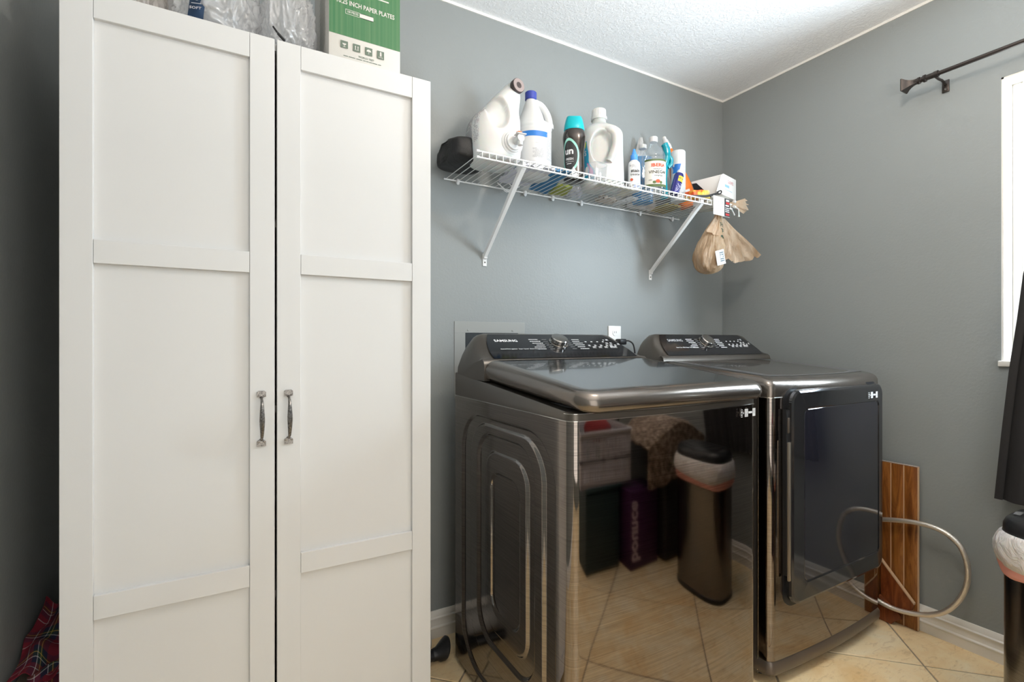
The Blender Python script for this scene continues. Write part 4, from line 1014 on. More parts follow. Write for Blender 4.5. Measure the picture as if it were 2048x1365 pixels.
# small tilted lubricant can
t = T('lubricant_can', 'small dark blue lubricant spray can with yellow shield, leaning', 'spray can', -.682, -.277, rot=(math.radians(-4), math.radians(16), math.radians(-26)), z=ZB+.004)
M_wdblue = mat('deep_blue_can', (.015, .015, .16), .25, metal=.3, coat=.4)
obj('can', LA([(.019, 0), (.0205, .002), (.0205, .085), (.017, .094), (.010, .098)], 32), M_wdblue, t)
obj('spray_cap', LA([(.0115, .097), (.0115, .108), (.009, .111), (.001, .1115)], 20), M_lab, t)
B = Body([(0, 0, 0, .0205, .0205, 2), (.10, 0, 0, .0205, .0205, 2)], 1); f = B.mapper(-PI/2+.35, .05, .0008)
M_yel = mat('yellow_ink', (.75, .58, .02), .45)
bm = new(); ringfaces(bm, [[f(-.013+.026*i/6-.002*0, .004+.004*k) for i in range(7)] for k in range(7)], wrap=False); obj('shield_print', bm, M_yel, t, normals=False)
f = B.mapper(-PI/2+.35, .05, .0013); bm = new(); text(bm, 'WD-40', .0085, f, 0, .017, .03, .95); obj('lettering', bm, mat('navy_ink', (.01, .01, .08), .5), t, normals=False)
bm = new(); micro(bm, f, -.013, .013, -.042, -.003, 8, .8, rnd, nu=2); obj('label_print', bm, mat('lilac_ink', (.55, .55, .72), .5), t, normals=False)

# orange bottle with spray neck, leaning left
M_orange = mat('orange_plastic', (.72, .17, .02), .3)
t = T('orange_cleaner_bottle', 'orange cleaner bottle with white nozzle leaning to the left', 'bottle', -.436, -.148, rot=(0, math.radians(-21), math.radians(-24)), z=ZB+.012)
B = Body([(0, 0, 0, .034, .026, 2.6), (.006, 0, 0, .040, .030, 2.6), (.09, 0, 0, .045, .031, 2.6), (.16, 0, 0, .038, .028, 2.5), (.21, 0, 0, .024, .021, 2.2), (.25, 0, 0, .017, .017, 2), (.285, 0, 0, .019, .019, 2), (.290, 0, 0, .017, .017, 2)], 4)
obj('bottle', B.build(new(), 36), M_orange, t, ang=50)
obj('nozzle', LA([(.018, .289), (.0185, .291), (.018, .312), (.015, .318), (.013, .335), (.0095, .340), (.009, .352), (.006, .356), (.001, .357)], 28), M_milky, t)
f = B.mapper(-PI/2-.15, .06, .0012); bm = new(); rect(bm, f, -.014, .014, -.032, .020, 5, 3); obj('barcode_label', bm, M_lab, t, normals=False)
f = B.mapper(-PI/2-.15, .06, .0017); bm = new(); u = -.010
for k in range(12):
    w_ = rnd.choice((.0006, .0009, .0014)); rect(bm, f, u, u+w_, -.018, .008, 1, 2); u += w_+.0009
obj('barcode', bm, M_blackprint, t, normals=False)
bm = new(); f = B.mapper(-.35, .07, .0012); rect(bm, f, -.010, .010, -.045, .05, 4, 6); obj('side_label', bm, mat('blue_side_label', (.25, .45, .72), .5), t, normals=False)

# white glove box with an open flap
t = thing('small_carton', 'white carton with open flap at the right end of shelf', 'box', (-.342, -.185, ZB+.040), rotz=math.radians(13))
M_cardb = mat('glossy_white_card', (.80, .79, .77), .45)
obj('carton', BX(-.066, .066, -.10, .13, 0, .098, .0015), M_cardb, t)
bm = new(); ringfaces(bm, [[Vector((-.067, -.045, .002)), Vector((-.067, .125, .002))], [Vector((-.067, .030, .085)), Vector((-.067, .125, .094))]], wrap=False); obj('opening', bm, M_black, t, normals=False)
bm = new(); ringfaces(bm, [[Vector((-.0685, -.099, .0)), Vector((-.108, -.085, .012))], [Vector((-.0685, -.098, .098)), Vector((-.078, -.092, .088))]], wrap=False); solid(bm, .001); obj('flap', bm, M_cardb, t)
f = plane_map((0, -.1008, .049), (1, 0, 0), (0, 0, 1)); bm = new(); text(bm, 'GLOVES', .021, f, .004, .020, 0.0, .8); obj('lettering', bm, mat('pink_red_ink', (.62, .22, .25), .5), t, normals=False)
bm = new(); rect(bm, f, -.055, -.010, -.008, .004); micro(bm, f, -.055, .02, -.022, -.017, 1, 1); obj('label_band', bm, mat('light_blue_ink', (.30, .52, .66), .5), t, normals=False)
# tray-like packets under and in front of the box
t = T('cotton_packet', 'pale clear packet of cotton under the white carton', 'packet', -.345, -.20, .2)
bm = new(); bmesh.ops.create_icosphere(bm, subdivisions=4, radius=1)
for v in bm.verts: v.co = Vector((v.co.x*.070, v.co.y*.085, v.co.z*.019+.0195)); v.co += .006*noise.noise_vector(v.co*30); v.co.z = min(.0385, max(.0005, v.co.z))
obj('packet', bm, mat('pale_cream_pack', (.68, .66, .56), .5), t)
bm = BX(-.062, .062, -.028, .028, 0, .042, .008, 3); bmesh.ops.subdivide_edges(bm, edges=bm.edges[:], cuts=3, use_grid_fill=True); crumple(bm, .005, 30, 2)
for v in bm.verts: v.co.z = max(.0004, v.co.z)
M_yo = mat('yellow_orange_wrap', (.8, .5, .1), .35); n = noisenode(M_yo, 16, 3, .6); ramp(M_yo, n.outputs[0], [(.40, (.75, .10, .02)), (.48, (.80, .42, .04)), (.56, (.78, .60, .12)), (.7, (.75, .68, .45))])
o = obj('snack_packet', bm, M_yo); tag(o, 'yellow and orange packet lying before the white carton', 'packet'); o.location = (-.515, -.262, ZB+.006); o.rotation_euler = (0, math.radians(-9), .10)
t = thing('black_strap', 'black plastic strap handle poking over the shelf lip', 'strap', (-.52, -.315, ZB), world_space=True)
M_strap = mat('black_strap_plastic', (.02, .02, .02), .4); bm = new()
pth = spline([(-.60, -.300, ZB+.003), (-.56, -.306, ZB+.007), (-.51, -.308, ZB+.014), (-.465, -.308, ZB+.028), (-.440, -.308, ZB+.036)], 5)
ringfaces(bm, [[p+Vector((0, -.002, -.005)), p+Vector((0, .002, -.005)), p+Vector((0, .002, .005)), p+Vector((0, -.002, .005))] for p in pth]); obj('strap', bm, M_strap, t)
obj('loop', tube(new(), spline([(-.440, -.308, ZB+.034), (-.425, -.308, ZB+.036), (-.414, -.308, ZB+.044), (-.416, -.308, ZB+.052), (-.428, -.308, ZB+.049), (-.440, -.308, ZB+.042)], 4, True), .0030, 6, True), M_strap, t)

# ---------------------------------------------------------------- flat things lying on the wires, seen from below
def flat(name, label, cat, px, col_m, seed, amp=.004, z=ZB+.0006, h=.012, n=14):
    """px: four world xy corners"""
    a, b, c, d_ = [Vector((p[0], p[1], z)) for p in px]; bm = new(); rows = []
    for j in range(n+1):
        v = j/n; r_ = []
        for i in range(n+1):
            u = i/n; p = (a*(1-u)+b*u)*(1-v)+(d_*(1-u)+c*u)*v
            q = noise.noise_vector(Vector((u*3+seed, v*3, seed))); r_.append(p+Vector((q.x*amp*1.5, q.y*amp*1.5, abs(q.z)*amp*1.8)))
        rows.append(r_)
    ringfaces(bm, rows, wrap=False)
    top = [f for f in bm.faces]; solid(bm, h)
    m = min(v.co.z for v in bm.verts)
    for v in bm.verts: v.co.z = max(z, v.co.z-(m-z)) if v.co.z < z+.003 else v.co.z
    zz = min(v.co.z for v in bm.verts)
    for v in bm.verts: v.co.z += z-zz
    c0 = (a+c)/2; o = obj(name, bm, col_m, None, c0, ang=50); tag(o, label, cat); return o
M_tissue = mat('lilac_white_tissue', (.66, .66, .72), .7); n = noisenode(M_tissue, 40, 4, .6, dist=1); bump(M_tissue, n.outputs[0], .6, .006)
M_bluepk = mat('blue_packet', (.02, .17, .36), .45); M_olivepk = mat('olive_packet', (.35, .37, .06), .5); M_creamc = mat('cream_board', (.62, .59, .50), .7); M_goldpk = mat('gold_packet', (.42, .33, .10), .4); M_beige = mat('beige_glove', (.60, .52, .45), .6); n = noisenode(M_beige, 35, 4, .6, dist=1); bump(M_beige, n.outputs[0], .6, .006)
flat('face_mask', 'crumpled white face mask on the shelf behind the left bracket', 'mask', [(-1.44, -.26), (-1.30, -.28), (-1.28, -.06), (-1.42, -.05)], M_tissue, 1, .012, h=.014)
t = thing('mask_loops', 'white elastic loops dangling below the shelf by the left bracket', 'cord', (-1.38, -.03, SZ), world_space=True)
for k, P_ in enumerate(([(-1.42, -.045, SZ+.004), (-1.40, -.05, SZ-.012), (-1.375, -.055, SZ-.028), (-1.35, -.05, SZ-.022), (-1.345, -.045, SZ+.004)], [(-1.38, -.06, SZ+.006), (-1.36, -.075, SZ-.014), (-1.335, -.07, SZ-.006), (-1.33, -.06, SZ+.004)], [(-1.40, -.03, SZ+.004), (-1.365, -.02, SZ-.018), (-1.34, -.025, SZ+.003)])):
    obj('loop', tube(new(), spline(P_, 6), .0022, 6), M_wire, t)
flat('wipes_packet', 'bright blue packet lying on the shelf under the bleach jug', 'packet', [(-1.30, -.27), (-1.24, -.29), (-1.17, -.02), (-1.27, -.03)], M_bluepk, 2, .004, h=.008, z=ZB+.0006)
flat('sponge_packet', 'olive green packet lying flat behind the dark bottle', 'packet', [(-1.19, -.13), (-1.12, -.14), (-1.08, -.03), (-1.16, -.02)], M_olivepk, 3, .003, h=.01)
flat('tissue_wad', 'crumpled lilac white tissue on the shelf by the scent bottle', 'tissue', [(-1.115, -.115), (-1.05, -.12), (-1.01, -.03), (-1.075, -.025)], M_tissue, 4, .012, h=.018)
flat('cardboard_sheet', 'cream cardboard sheet lying flat under the natural jug', 'cardboard', [(-1.07, -.245), (-.86, -.245), (-.86, -.15), (-1.04, -.15)], M_creamc, 5, .0008, z=ZB, h=.0016)
flat('rubber_glove', 'crumpled beige glove on the shelf behind the natural jug', 'glove', [(-.93, -.085), (-.84, -.09), (-.81, -.02), (-.90, -.015)], M_beige, 6, .014, h=.016)
flat('gold_packet', 'gold packet lying on the shelf under the aerosol cans', 'packet', [(-.60, -.155), (-.50, -.155), (-.47, -.03), (-.57, -.03)], M_goldpk, 7, .004, h=.008)
flat('crumpled_film', 'crumpled clear wrapper on the shelf below the vinegar', 'wrapper', [(-.80, -.14), (-.765, -.14), (-.765, -.02), (-.80, -.02)], M_film1, 8, .012, h=.012)
bm = new(); ringfaces(bm, [[Vector((-.018, 0, 0)), Vector((.018, 0, 0)), Vector((.018, .02, 0)), Vector((-.018, .02, 0))], [Vector((-.001, .008, .040)), Vector((.001, .008, .040)), Vector((.001, .011, .040)), Vector((-.001, .011, .040))]])
o = obj('paper_cone', bm, M_cream); tag(o, 'small cream paper corner standing left of the dark bottle', 'paper'); o.location = (-1.20, -.262, ZB)

# ---------------------------------------------------------------- price card and brown bag hanging at the shelf's right end
t = thing('hanging_card', 'white and black product card clipped on the shelf right end', 'card', (-.42, -.322, 1.69), world_space=True)
cx0, cx1 = -.487, -.378; yc = -.3235; Zc = 1.770; M_cardw = mat('white_glossy_card', (.78, .78, .78), .35)
def cm(u, v, off=0): return Vector((cx0+u, yc-off-.012*math.sin(v*9)*0, Zc+v-.03*u))
bm = new(); ringfaces(bm, [[cm(.109*i/6, -.083*j/6) for i in range(7)] for j in range(7)], wrap=False); solid(bm, .0012); obj('card', bm, M_cardw, t)
f = lambda u, v: cm(u, v, .0012)
obj('black_strip', rect(new(), f, .073, .1085, -.082, -.001), M_blackprint, t)
f = lambda u, v: cm(u, v, .0018)
bm = new(); rect(bm, f, .082, .104, -.014, -.006); rect(bm, f, .078, .102, -.036, -.030); micro(bm, f, .077, .105, -.064, -.040, 3, .9, rnd); obj('card_print', bm, M_print, t, normals=False)
bm = new(); rect(bm, f, .082, .106, -.026, -.017); rect(bm, f, .080, .104, -.077, -.068); obj('red_print', bm, mat('red_ink_card', (.45, .03, .03), .5), t, normals=False)
bm = new(); f0 = lambda u, v: cm(u, v, .0008)
for uu in (.030, .050, .058): tube(bm, [f0(uu+.006*math.sin(k*.5), -.015-.045*k/8) for k in range(9)], .0006, 5)
obj('cable_picture', bm, M_printgrey, t)

def bagmat(name, c1, c2, tr):
    m = bpy.data.materials.new(name); m.use_nodes = True; N = m.node_tree.nodes; L = m.node_tree.links; b = N['Principled BSDF']; out = N['Material Output']
    n = noisenode(m, 11, 5, .6, stretch=(1, 1, .35), dist=.8); ramp(m, n.outputs[0], [(.32, c2), (.62, c1)]); b.inputs['Roughness'].default_value = .28; b.inputs['Specular IOR Level'].default_value = .6
    n3 = noisenode(m, 30, 5, .62, stretch=(1, 1, .25), dist=1.6); bump(m, n3.outputs[0], 1.0, .014)
    tb = N.new('ShaderNodeBsdfTranslucent'); tb.inputs[0].default_value = (*c1, 1); tp = N.new('ShaderNodeBsdfTransparent'); tp.inputs[0].default_value = (.92, .80, .68, 1)
    a = N.new('ShaderNodeMixShader'); c = N.new('ShaderNodeMixShader'); a.inputs[0].default_value = .3; c.inputs[0].default_value = tr
    L.new(b.outputs[0], a.inputs[1]); L.new(tb.outputs[0], a.inputs[2]); L.new(a.outputs[0], c.inputs[1]); L.new(tp.outputs[0], c.inputs[2]); L.new(c.outputs[0], out.inputs[0]); return m
M_bag = bagmat('brown_thin_bag_film', (.86, .68, .48), (.40, .22, .10), .22)
M_bag2 = bagmat('brown_bag_film_pale', (.86, .70, .53), (.52, .33, .18), .25)
t = thing('brown_grocery_bag', 'brown plastic grocery bag tied to the right end of the shelf, stuffed full', 'bag', (-.38, -.27, SZ), world_space=True)
B = Body([(1.435, -.425, -.25, .016, .018, 2), (1.442, -.428, -.25, .040, .036, 2), (1.462, -.430, -.25, .062, .052, 2.1), (1.50, -.430, -.25, .072, .058, 2.1), (1.545, -.425, -.252, .070, .055, 2.1), (1.59, -.418, -.256, .060, .046, 2), (1.63, -.408, -.264, .044, .034, 2), (1.67, -.400, -.272, .030, .022, 2), (1.70, -.398, -.280, .020, .014, 2), (1.748, -.400, -.285, .012, .008, 2)], 7)
def pleat(p):
    z = p.z; cx, cy, a, b_, e = B.at(z); th = math.atan2(p.y-cy, p.x-cx); r_ = math.hypot(p.x-cx, p.y-cy)
    k = 1+.07*math.sin(7*th+3*math.sin(z*22))-.11*abs(noise.noise(Vector((math.cos(th)*4, math.sin(th)*4, z*9))))*2-.07*abs(noise.noise(Vector((math.cos(th)*9, math.sin(th)*9, z*16+4))))*2+.18*noise.noise(Vector((math.cos(th)*1.5, math.sin(th)*1.5, z*14)))+.06
    return Vector((cx+(p.x-cx)*k, cy+(p.y-cy)*k, z))
bm = B.build(new(), 96, pleat); obj('pouch', bm, M_bag, t, ang=70)
# loose flap drawn out to the lower right
bm = new(); rows = []
top = Vector((-.372, -.285, 1.69)); 
for j in range(31):
    v = j/30; P1 = Vector((-.385, -.280, 1.69)).lerp(Vector((-.352, -.245, 1.505)), v); P2 = Vector((-.365, -.287, 1.69)).lerp(Vector((-.118, -.300, 1.548)), v)
    r_ = []
    for i in range(25):
        u = i/24; p = P1.lerp(P2, u); s = math.sin(PI*u); p.z -= .026*v*math.sin(PI*u*.9); p.z += .012*v*noise.noise(Vector((u*9, 3, v*3))); 
        p += Vector((.0, -1, .2))*(.007*math.sin(u*22+v*3)*v+.030*(.5-abs(noise.noise(Vector((u*7, v*1.6, 5)))))*v); r_.append(p)
    rows.append(r_)
ringfaces(bm, rows, wrap=False); solid(bm, .0012); obj('loose_flap', bm, M_bag2, t, ang=70)
# side ear on the left
bm = new(); rows = []
for j in range(13):
    v = j/12; P1 = Vector((-.405, -.285, 1.715)).lerp(Vector((-.492, -.285, 1.620)), v); P2 = Vector((-.395, -.290, 1.70)).lerp(Vector((-.425, -.300, 1.600)), v)
    rows.append([P1.lerp(P2, i/10)+Vector((0, -1, 0))*(.006*math.sin(i*1.3+v*2)*v) for i in range(11)])
ringfaces(bm, rows, wrap=False); solid(bm, .0012); obj('ear', bm, M_bag2, t, ang=70)
# knot and tails at the right
bm = new(); rows = []
for j in range(17):
    v = j/16; r0 = .006+.022*v**1.3; c = Vector((-.345+.115*v, -.295, 1.758+.006*v)); rows.append([c+Vector((.012*math.sin(5*a_)*v, r0*.5*math.cos(a_*2*PI/40), r0*math.sin(a_*2*PI/40)*(1+.25*math.sin(a_*1.7))+.006*v*math.sin(a_))) for a_ in range(40)])
ringfaces(bm, rows, cap1=False); obj('knot_tail', bm, M_bag2, t, ang=70)
bm = new()
tube(bm, spline([(-.300, -.300, 1.745), (-.283, -.300, 1.738), (-.280, -.300, 1.705)], 5), [.003]*9+[.004, .005], 6); tube(bm, spline([(-.335, -.300, 1.735), (-.322, -.300, 1.722), (-.312, -.300, 1.708)], 5), .003, 6); tube(bm, [(-.352, -.325, 1.762), (-.340, -.325, 1.760)], .006, 10); tube(bm, [(-.352, -.325, 1.738), (-.340, -.325, 1.736)], .006, 10)
obj('tie', bm, M_milky, t)
# printed words on the bag
def bagtext(s, size, z, th, bold=.02, sx=.9, rows_=None):
    def f(u, v):
        q = B.p(th+u/.06, z+v); q = pleat(q); c = Vector((B.at(z+v)[0], B.at(z+v)[1], q.z)); return q+(q-c).normalized()*.002
    return f
bm = new(); text(bm, 'THANK', .026, bagtext('', 0, 1.655, -PI*.38), 0, 0, .02, .8); text(bm, 'YOU', .026, bagtext('', 0, 1.628, -PI*.36), 0, 0, .03, .8)
for k in range(3): rect(bm, bagtext('', 0, 1.600-.0, -PI*.36), -.022+k*.018, -.012+k*.018, -.004, .006, 2)
obj('printed_words', bm, mat('dark_green_ink', (.035, .07, .045), .5), t, normals=False)
# white receipt seen through the film
bm = new(); f = plane_map((-.430, -.318, 1.50), Vector((.9, -.1, .25)).normalized(), Vector((-.25, 0, .95)).normalized()); rect(bm, f, -.028, .024, -.032, .034, 4, 4); obj('receipt', bm, M_lab, t, normals=False)
bm = new(); f = plane_map((-.430, -.3195, 1.50), Vector((.9, -.1, .25)).normalized(), Vector((-.25, 0, .95)).normalized()); micro(bm, f, -.006, .018, -.020, .026, 5, .8, rnd); obj('receipt_print', bm, mat('teal_ink', (.08, .14, .18), .5), t, normals=False)
# crumpled bags inside the pouch
bm = new(); bmesh.ops.create_icosphere(bm, subdivisions=4, radius=1)
for v in bm.verts:
    d_ = v.co.normalized(); k = 1+.25*noise.noise(d_*3); v.co = Vector((-.430+d_.x*k*.052, -.248+d_.y*k*.038, 1.498+d_.z*k*.05))
obj('stuffing', bm, mat('bag_stuffing', (.42, .34, .28), .6), t)

# ================================================================ RIGHT SIDE
# wood-look plank panel leaning in the corner beside the dryer
def wood():
    m = mat('walnut_laminate', (.28, .10, .03), .28, coat=.2); n = noisenode(m, 2.2, 6, .65, stretch=(14, 14, 1.6), dist=1.6); ramp(m, n.outputs[0], [(.28, (.075, .022, .006)), (.45, (.20, .065, .014)), (.62, (.34, .13, .030)), (.78, (.44, .19, .055))]); bump(m, n.outputs[0], .1, .001); return m
M_wood = wood(); M_wood2 = wood(); M_wood2.node_tree.nodes['Mapping'].inputs['Rotation'].default_value = (.75, 0, 0); M_wood2.node_tree.nodes['Mapping'].inputs['Location'].default_value = (3, 2, 1)
for q_ in M_wood2.node_tree.nodes['Color Ramp'].color_ramp.elements: q_.color = (q_.color[0]*.75+.02, q_.color[1]*.62, q_.color[2]*.8, 1); M_groove = mat('pale_groove', (.62, .42, .26), .5)
t = thing('laminate_board', 'walnut laminate board with pale grooves leaning between dryer and wall', 'board', (-.04, -.80, 0), world_space=True)
zs = .001
for (a, b) in ((-.896, -.8525), (-.8495, -.8085), (-.8055, -.700)):
    obj('strip', BX(-.034, -.022, a, b, zs, .634, .0012), M_wood, t)
for a in (-.8510, -.8070, -.8972): obj('groove', BX(-.0335, -.024, a-.0014, a+.0014, zs, .636), M_groove, t)
obj('top_edge', BX(-.034, -.022, -.897, -.70, .6345, .6375, .001), mat('grey_core', (.35, .28, .25), .7), t)
t = thing('laminate_offcut', 'short walnut laminate offcut leaning diagonally before the tall board', 'board', (-.06, -.83, .0), world_space=True)
bm = new(); q = [(-.780, .235), (-.891, .105), (-.885, .082), (-.868, .072), (-.840, .060), (-.780, .055)]
ringfaces(bm, [[Vector((-.052-.02*0, y, z)) for y, z in q], [Vector((-.040, y, z)) for y, z in q]]); obj('offcut', bm, M_wood2, t)
bm = new(); ringfaces(bm, [[Vector((-.054, -.78, .236)), Vector((-.054, -.892, .106)), Vector((-.054, -.892, .112)), Vector((-.054, -.78, .243))], [Vector((-.040, -.78, .236)), Vector((-.040, -.892, .106)), Vector((-.040, -.892, .112)), Vector((-.040, -.78, .243))]]); obj('offcut_edge', bm, M_groove, t)
bm = new(); q = [(-.78, .002), (-.822, .002), (-.838, .022), (-.856, .036), (-.852, .05), (-.78, .10)]
ringfaces(bm, [[Vector((-.066, y, z)) for y, z in q], [Vector((-.056, y, z)) for y, z in q]]); o = tag(obj('laminate_scrap', bm, M_wood2, None, (-.06, -.81, .002)), 'small broken walnut laminate scrap on the floor by the dryer', 'board')

# braided hose loop
M_braid = mat('braided_steel', (.80, .73, .65), .34, metal=.85); N, L, b = nt(M_braid)
tc = N.new('ShaderNodeTexCoord'); wv = N.new('ShaderNodeTexVoronoi'); wv.inputs['Scale'].default_value = 420; L.new(tc.outputs['Object'], wv.inputs['Vector']); bump(M_braid, wv.outputs[0], .6, .001)
t = thing('braided_hose', 'braided steel water hose looping out beside the dryer', 'hose', (-.08, -.9, .07), world_space=True)
hp = [(-.055, -.60, .345), (-.060, -.70, .378), (-.060, -.802, .409), (-.060, -.90, .428), (-.060, -.972, .425), (-.060, -1.022, .398), (-.060, -1.046, .355), (-.060, -1.055, .300), (-.060, -1.048, .240), (-.060, -1.025, .180), (-.062, -.985, .125), (-.064, -.925, .088), (-.070, -.86, .072), (-.075, -.802, .074), (-.080, -.72, .10), (-.080, -.60, .14)]
obj('hose', tube(new(), spline(hp, 8), .0092, 12), M_braid, t, ang=60)
i0 = Vector((-.060, -1.003, .412)); i1 = Vector((-.060, -1.026, .394))
obj('clear_tape', tube(new(), [i0, i0.lerp(i1, .1), i1], [.0112, .0116, .0112], 14), M_clear, t)

# trash can
t = thing('trash_can', 'stainless trash can with black sensor lid under the curtain', 'trash can', (-.42, -1.42, 0), world_space=True)
TX, TY, TA, TB = -.430, -1.440, .112, .180
M_can = brushed('brushed_can_steel', (.17, .16, .152), .2)
def canring(a, b, z, e=3.2, n=56): return [Vector((TX, TY, z))+sup(a, b, e, 2*PI*j/n) for j in range(n)]
bm = new(); ringfaces(bm, [canring(TA, TB, .02), canring(TA, TB, .545)]); obj('body', bm, M_can, t, ang=50)
bm = new(); ringfaces(bm, [canring(TA+.001, TB+.001, .001), canring(TA+.003, TB+.003, .004), canring(TA+.003, TB+.003, .022), canring(TA, TB, .024)]); obj('base_ring', bm, M_black, t)
M_lid = mat('black_lid_plastic', (.018, .018, .019), .32, spec=.5)
bm = new(); ringfaces(bm, [canring(TA-.004, TB-.004, .540), canring(TA+.002, TB+.002, .556), canring(TA+.003, TB+.003, .583), canring(TA+.0005, TB+.0005, .586), canring(TA+.003, TB+.003, .589), canring(TA+.002, TB+.002, .622), canring(TA-.004, TB-.004, .636), canring(TA-.014, TB-.014, .645), canring(TA-.030, TB-.030, .648)]); obj('lid_rim', bm, M_lid, t, ang=50)
bm = new(); ringfaces(bm, [canring(TA-.036, TB-.050, .647), canring(TA-.036, TB-.050, .6495), canring(TA-.039, TB-.053, .651), canring(TA-.055, TB-.07, .649)]); obj('flap', bm, M_lid, t)
bm = new(); ringfaces(bm, [[Vector((TX-.045, TY+TB-.050+.014, .6487)), Vector((TX-.005, TY+TB-.050+.016, .6487)), Vector((TX-.005, TY+TB-.018, .6482)), Vector((TX-.045, TY+TB-.022, .6482))]], cap0=True, cap1=False); obj('sensor_window', bm, mat('grey_sensor_plastic', (.20, .20, .20), .2), t)
M_liner = mat('white_liner_film', (.72, .68, .66), .4, sss=.1); n = noisenode(M_liner, 22, 4, .6, stretch=(1, 1, .6), dist=1); bump(M_liner, n.outputs[0], 1.0, .016)
M_pinkl = mat('pink_liner_film', (.78, .35, .30), .4)
def linerring(off, z, wob, ph): return [Vector((TX, TY, z))+sup(TA+off+wob*noise.noise(Vector((math.cos(2*PI*j/56)*4+ph, math.sin(2*PI*j/56)*4, ph))), TB+off+wob*noise.noise(Vector((math.cos(2*PI*j/56)*4+ph, math.sin(2*PI*j/56)*4, ph))), 3, 2*PI*j/56)+Vector((0, 0, wob*1.2*math.sin(2*PI*j/56*3+ph))) for j in range(56)]
bm = new(); ringfaces(bm, [linerring(.0045, .602, .000, 0), linerring(.011, .600, .003, 0), linerring(.017, .590, .005, 0), linerring(.021, .570, .006, 1), linerring(.024, .545, .007, 2), linerring(.020, .525, .008, 3), linerring(.010, .515, .006, 3), linerring(.004, .512, .002, 3)], cap0=False, cap1=False); lnr = obj('liner', bm, M_liner, t, ang=70)
bm = new(); ringfaces(bm, [linerring(.016, .530, .006, 3), linerring(.014, .505, .006, 3), linerring(.009, .494, .006, 4), linerring(.003, .490, .002, 4)], cap0=False, cap1=False); obj('liner_edge', bm, M_pinkl, t, ang=70, label='pink translucent liner edge')

# ================================================================ FLOOR LEFT OF THE WASHER
t = thing('vacuum_nozzle', 'black vacuum nozzle and tube lying behind the cabinet side', 'nozzle', (-1.76, -.13, 0), world_space=True)
obj('tube', tube(new(), [(-1.86, -.155, .026), (-1.70, -.145, .026)], .0175, 18), M_black, t)
bm = new(); rings = []
for x, rr2, zc in ((-1.705, .020, .026), (-1.690, .022, .027), (-1.672, .034, .034), (-1.660, .038, .038), (-1.655, .036, .038)): rings.append([Vector((x+.010*math.sin(a*2*PI/28)*(rr2 > .03), -.145+rr2*math.cos(a*2*PI/28), zc+rr2*math.sin(a*2*PI/28))) for a in range(28)])
bm.free(); bm = new(); ringfaces(bm, rings); xf(bm, Matrix.Translation((-.024, 0, 0))); obj('nozzle', bm, M_black, t)
t = thing('flexible_duct', 'pale coiled flexible hose against the baseboard beside the cabinet', 'hose', (-1.80, -.06, 0), world_space=True)
M_duct = mat('pale_duct_film', (.60, .58, .55), .4, metal=.2)
pth = [(-1.862+.006*k, -.066, .050) for k in range(25)]; obj('duct', tube(new(), pth, [.043+(.003 if k % 2 else -.001) for k in range(25)], 24), M_duct, t)

# ================================================================ THINGS BEHIND THE CAMERA, SEEN MIRRORED IN THE WASHER
M_basket = mat('white_basket_plastic', (.50, .46, .47), .4)
t = thing('storage_tote', 'teal storage tote on the floor, mirrored in the washer front', 'tote', (-.91, -2.05, 0), world_space=True)
obj('tote', BX(-1.06, -.765, -2.22, -1.90, .001, .40, .02, 3), mat('teal_tote', (.02, .04, .042), .5), t)
obj('tote_lid', BX(-1.07, -.755, -2.23, -1.89, .4005, .42, .006), mat('teal_tote_lid', (.025, .06, .065), .5), t)
t = thing('laundry_basket', 'white slotted laundry basket on the tote, mirrored in the washer front', 'basket', (-.85, -2.05, .42), world_space=True)
bm = new(); bx0, bx1, by0_, by1_ = -1.12, -.67, -2.24, -1.90
for z0_, z1_ in ((0.424, 0.452), (0.537, 0.557), (0.652, 0.682)): 
    for (a, b, c, d_) in ((bx0, bx1, by1_-.004, by1_), (bx0, bx1, by0_, by0_+.004), (bx0, bx0+.004, by0_, by1_), (bx1-.004, bx1, by0_, by1_)): box(bm, a, b, c, d_, z0_, z1_)
for k in range(22):
    x = bx0+(bx1-bx0)*(k+.5)/22; w_ = .004 if k % 5 else .010
    for c in (by1_-.004, by0_): box(bm, x-w_, x+w_, c, c+.004, .452, .662)
    y = by0_+(by1_-by0_)*(k+.5)/22
    for c in (bx0, bx1-.004): box(bm, c, c+.004, y-w_, y+w_, .452, .662)
box(bm, bx0, bx1, by0_, by1_, .4215, .427)
obj('basket', bm, M_basket, t); obj('rim', tube(new(), [(bx0, by0_, .682), (bx1, by0_, .682), (bx1, by1_, .682), (bx0, by1_, .682)], .009, 8, True), M_basket, t)
bm = new(); bmesh.ops.create_icosphere(bm, subdivisions=4, radius=1)
for v in bm.verts: v.co = Vector((v.co.x*.12, v.co.y*.10, v.co.z*.07)); v.co += .02*noise.noise_vector(v.co*9)
o = obj('red_laundry', bm, mat('dark_red_cloth', (.22, .02, .02), .9)); tag(o, 'dark red laundry heaped in the white basket', 'laundry'); o.location = (-.87, -2.07, .665)
t = thing('detergent_carton', 'purple cardboard carton on the floor, mirrored in the washer front', 'box', (-.61, -1.9, 0), world_space=True)
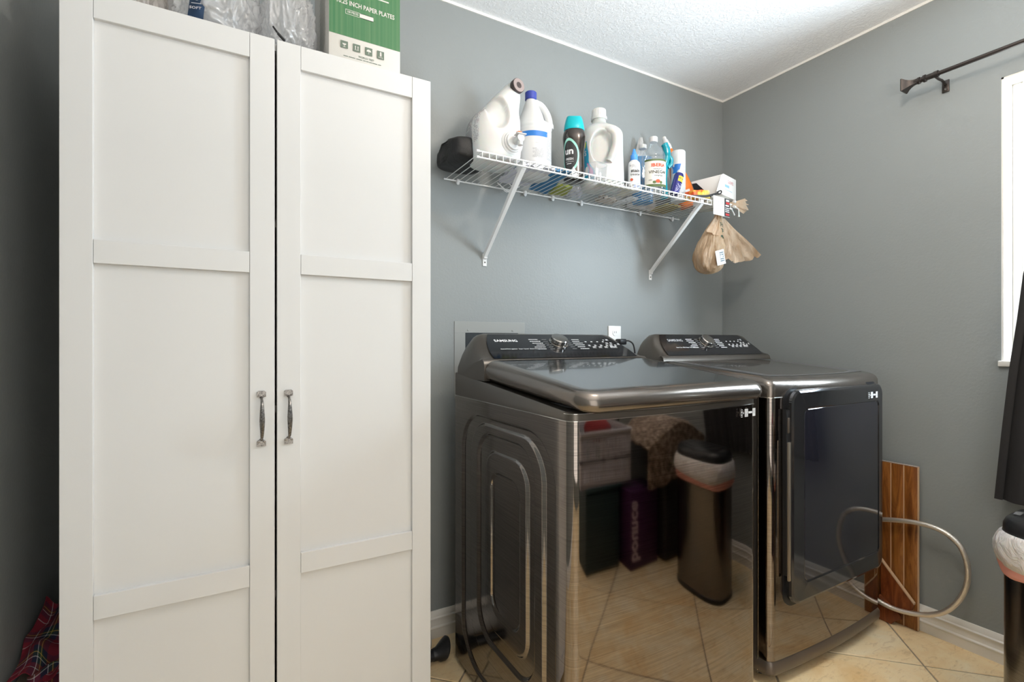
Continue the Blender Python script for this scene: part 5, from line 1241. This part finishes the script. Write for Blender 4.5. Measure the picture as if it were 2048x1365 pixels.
M_purple = mat('purple_carton', (.055, .012, .06), .5); obj('carton', BX(-.735, -.485, -2.02, -1.82, .001, .385, .002), M_purple, t)
bm = new(); f = plane_map((-.64, -1.8193, .19), (-1, 0, 0), (0, 0, 1)); text(bm, 'bounce', .10, f, 0.05, 0, .04, 1, PI/2); obj('lettering', bm, mat('pale_pink_ink', (.5, .38, .45), .5), t, normals=False)
t = thing('dark_hamper', 'black fabric hamper on the floor, mirrored in the washer front', 'hamper', (-.25, -1.95, 0), world_space=True)
obj('hamper', BX(-.465, -.03, -2.20, -1.76, .001, .595, .03, 3), M_blackcloth, t)
M_fleece = mat('brown_mottled_fleece', (.25, .17, .11), .95); n = noisenode(M_fleece, 34, 6, .75); ramp(M_fleece, n.outputs[0], [(.38, (.07, .045, .03)), (.5, (.22, .15, .10)), (.64, (.46, .36, .27))]); bump(M_fleece, n.outputs[0], .8, .01)
bm = new(); rows = []
for j in range(31):
    v = j/30; r_ = []
    for i in range(31):
        u = i/30; x = -.645+.625*u; s = v*.62
        drop = max(0, s-.36); hang = .30-.22*abs(u-.42)
        y = -2.13+min(s, .36)+.034*(drop > 0)+.006*math.sin(9*u); z = .615+.10*math.sin(PI*u)*(1-min(1, drop/.3)*.3)-min(drop, hang)+.012*noise.noise(Vector((u*8, v*8, 0)))
        
        r_.append(Vector((x, y, z)))
    rows.append(r_)
ringfaces(bm, rows, wrap=False); solid(bm, .012); tag(obj('fleece_blanket', bm, M_fleece, None, (-.25, -1.95, .6)), 'brown mottled fleece blanket heaped over the black hamper', 'blanket')

for o in bpy.data.objects:
    if 'world_space' in o: del o['world_space']
    if o.parent and o.name.split('.')[0] in ('panel_print', 'sticker_print', 'sticker', 'small_print', 'label_print', 'side_print', 'receipt_print', 'back_label_print', 'card_print', 'lettering', 'printed_words', 'barcode', 'slot', 'cable_picture', 'leaf_print', 'red_print', 'tie', 'symbol'): o['kind'] = 'stuff'
    if o.name.startswith('clear_plastic_bag'): o['group'] = 'clear plastic bags on top of the cabinet'
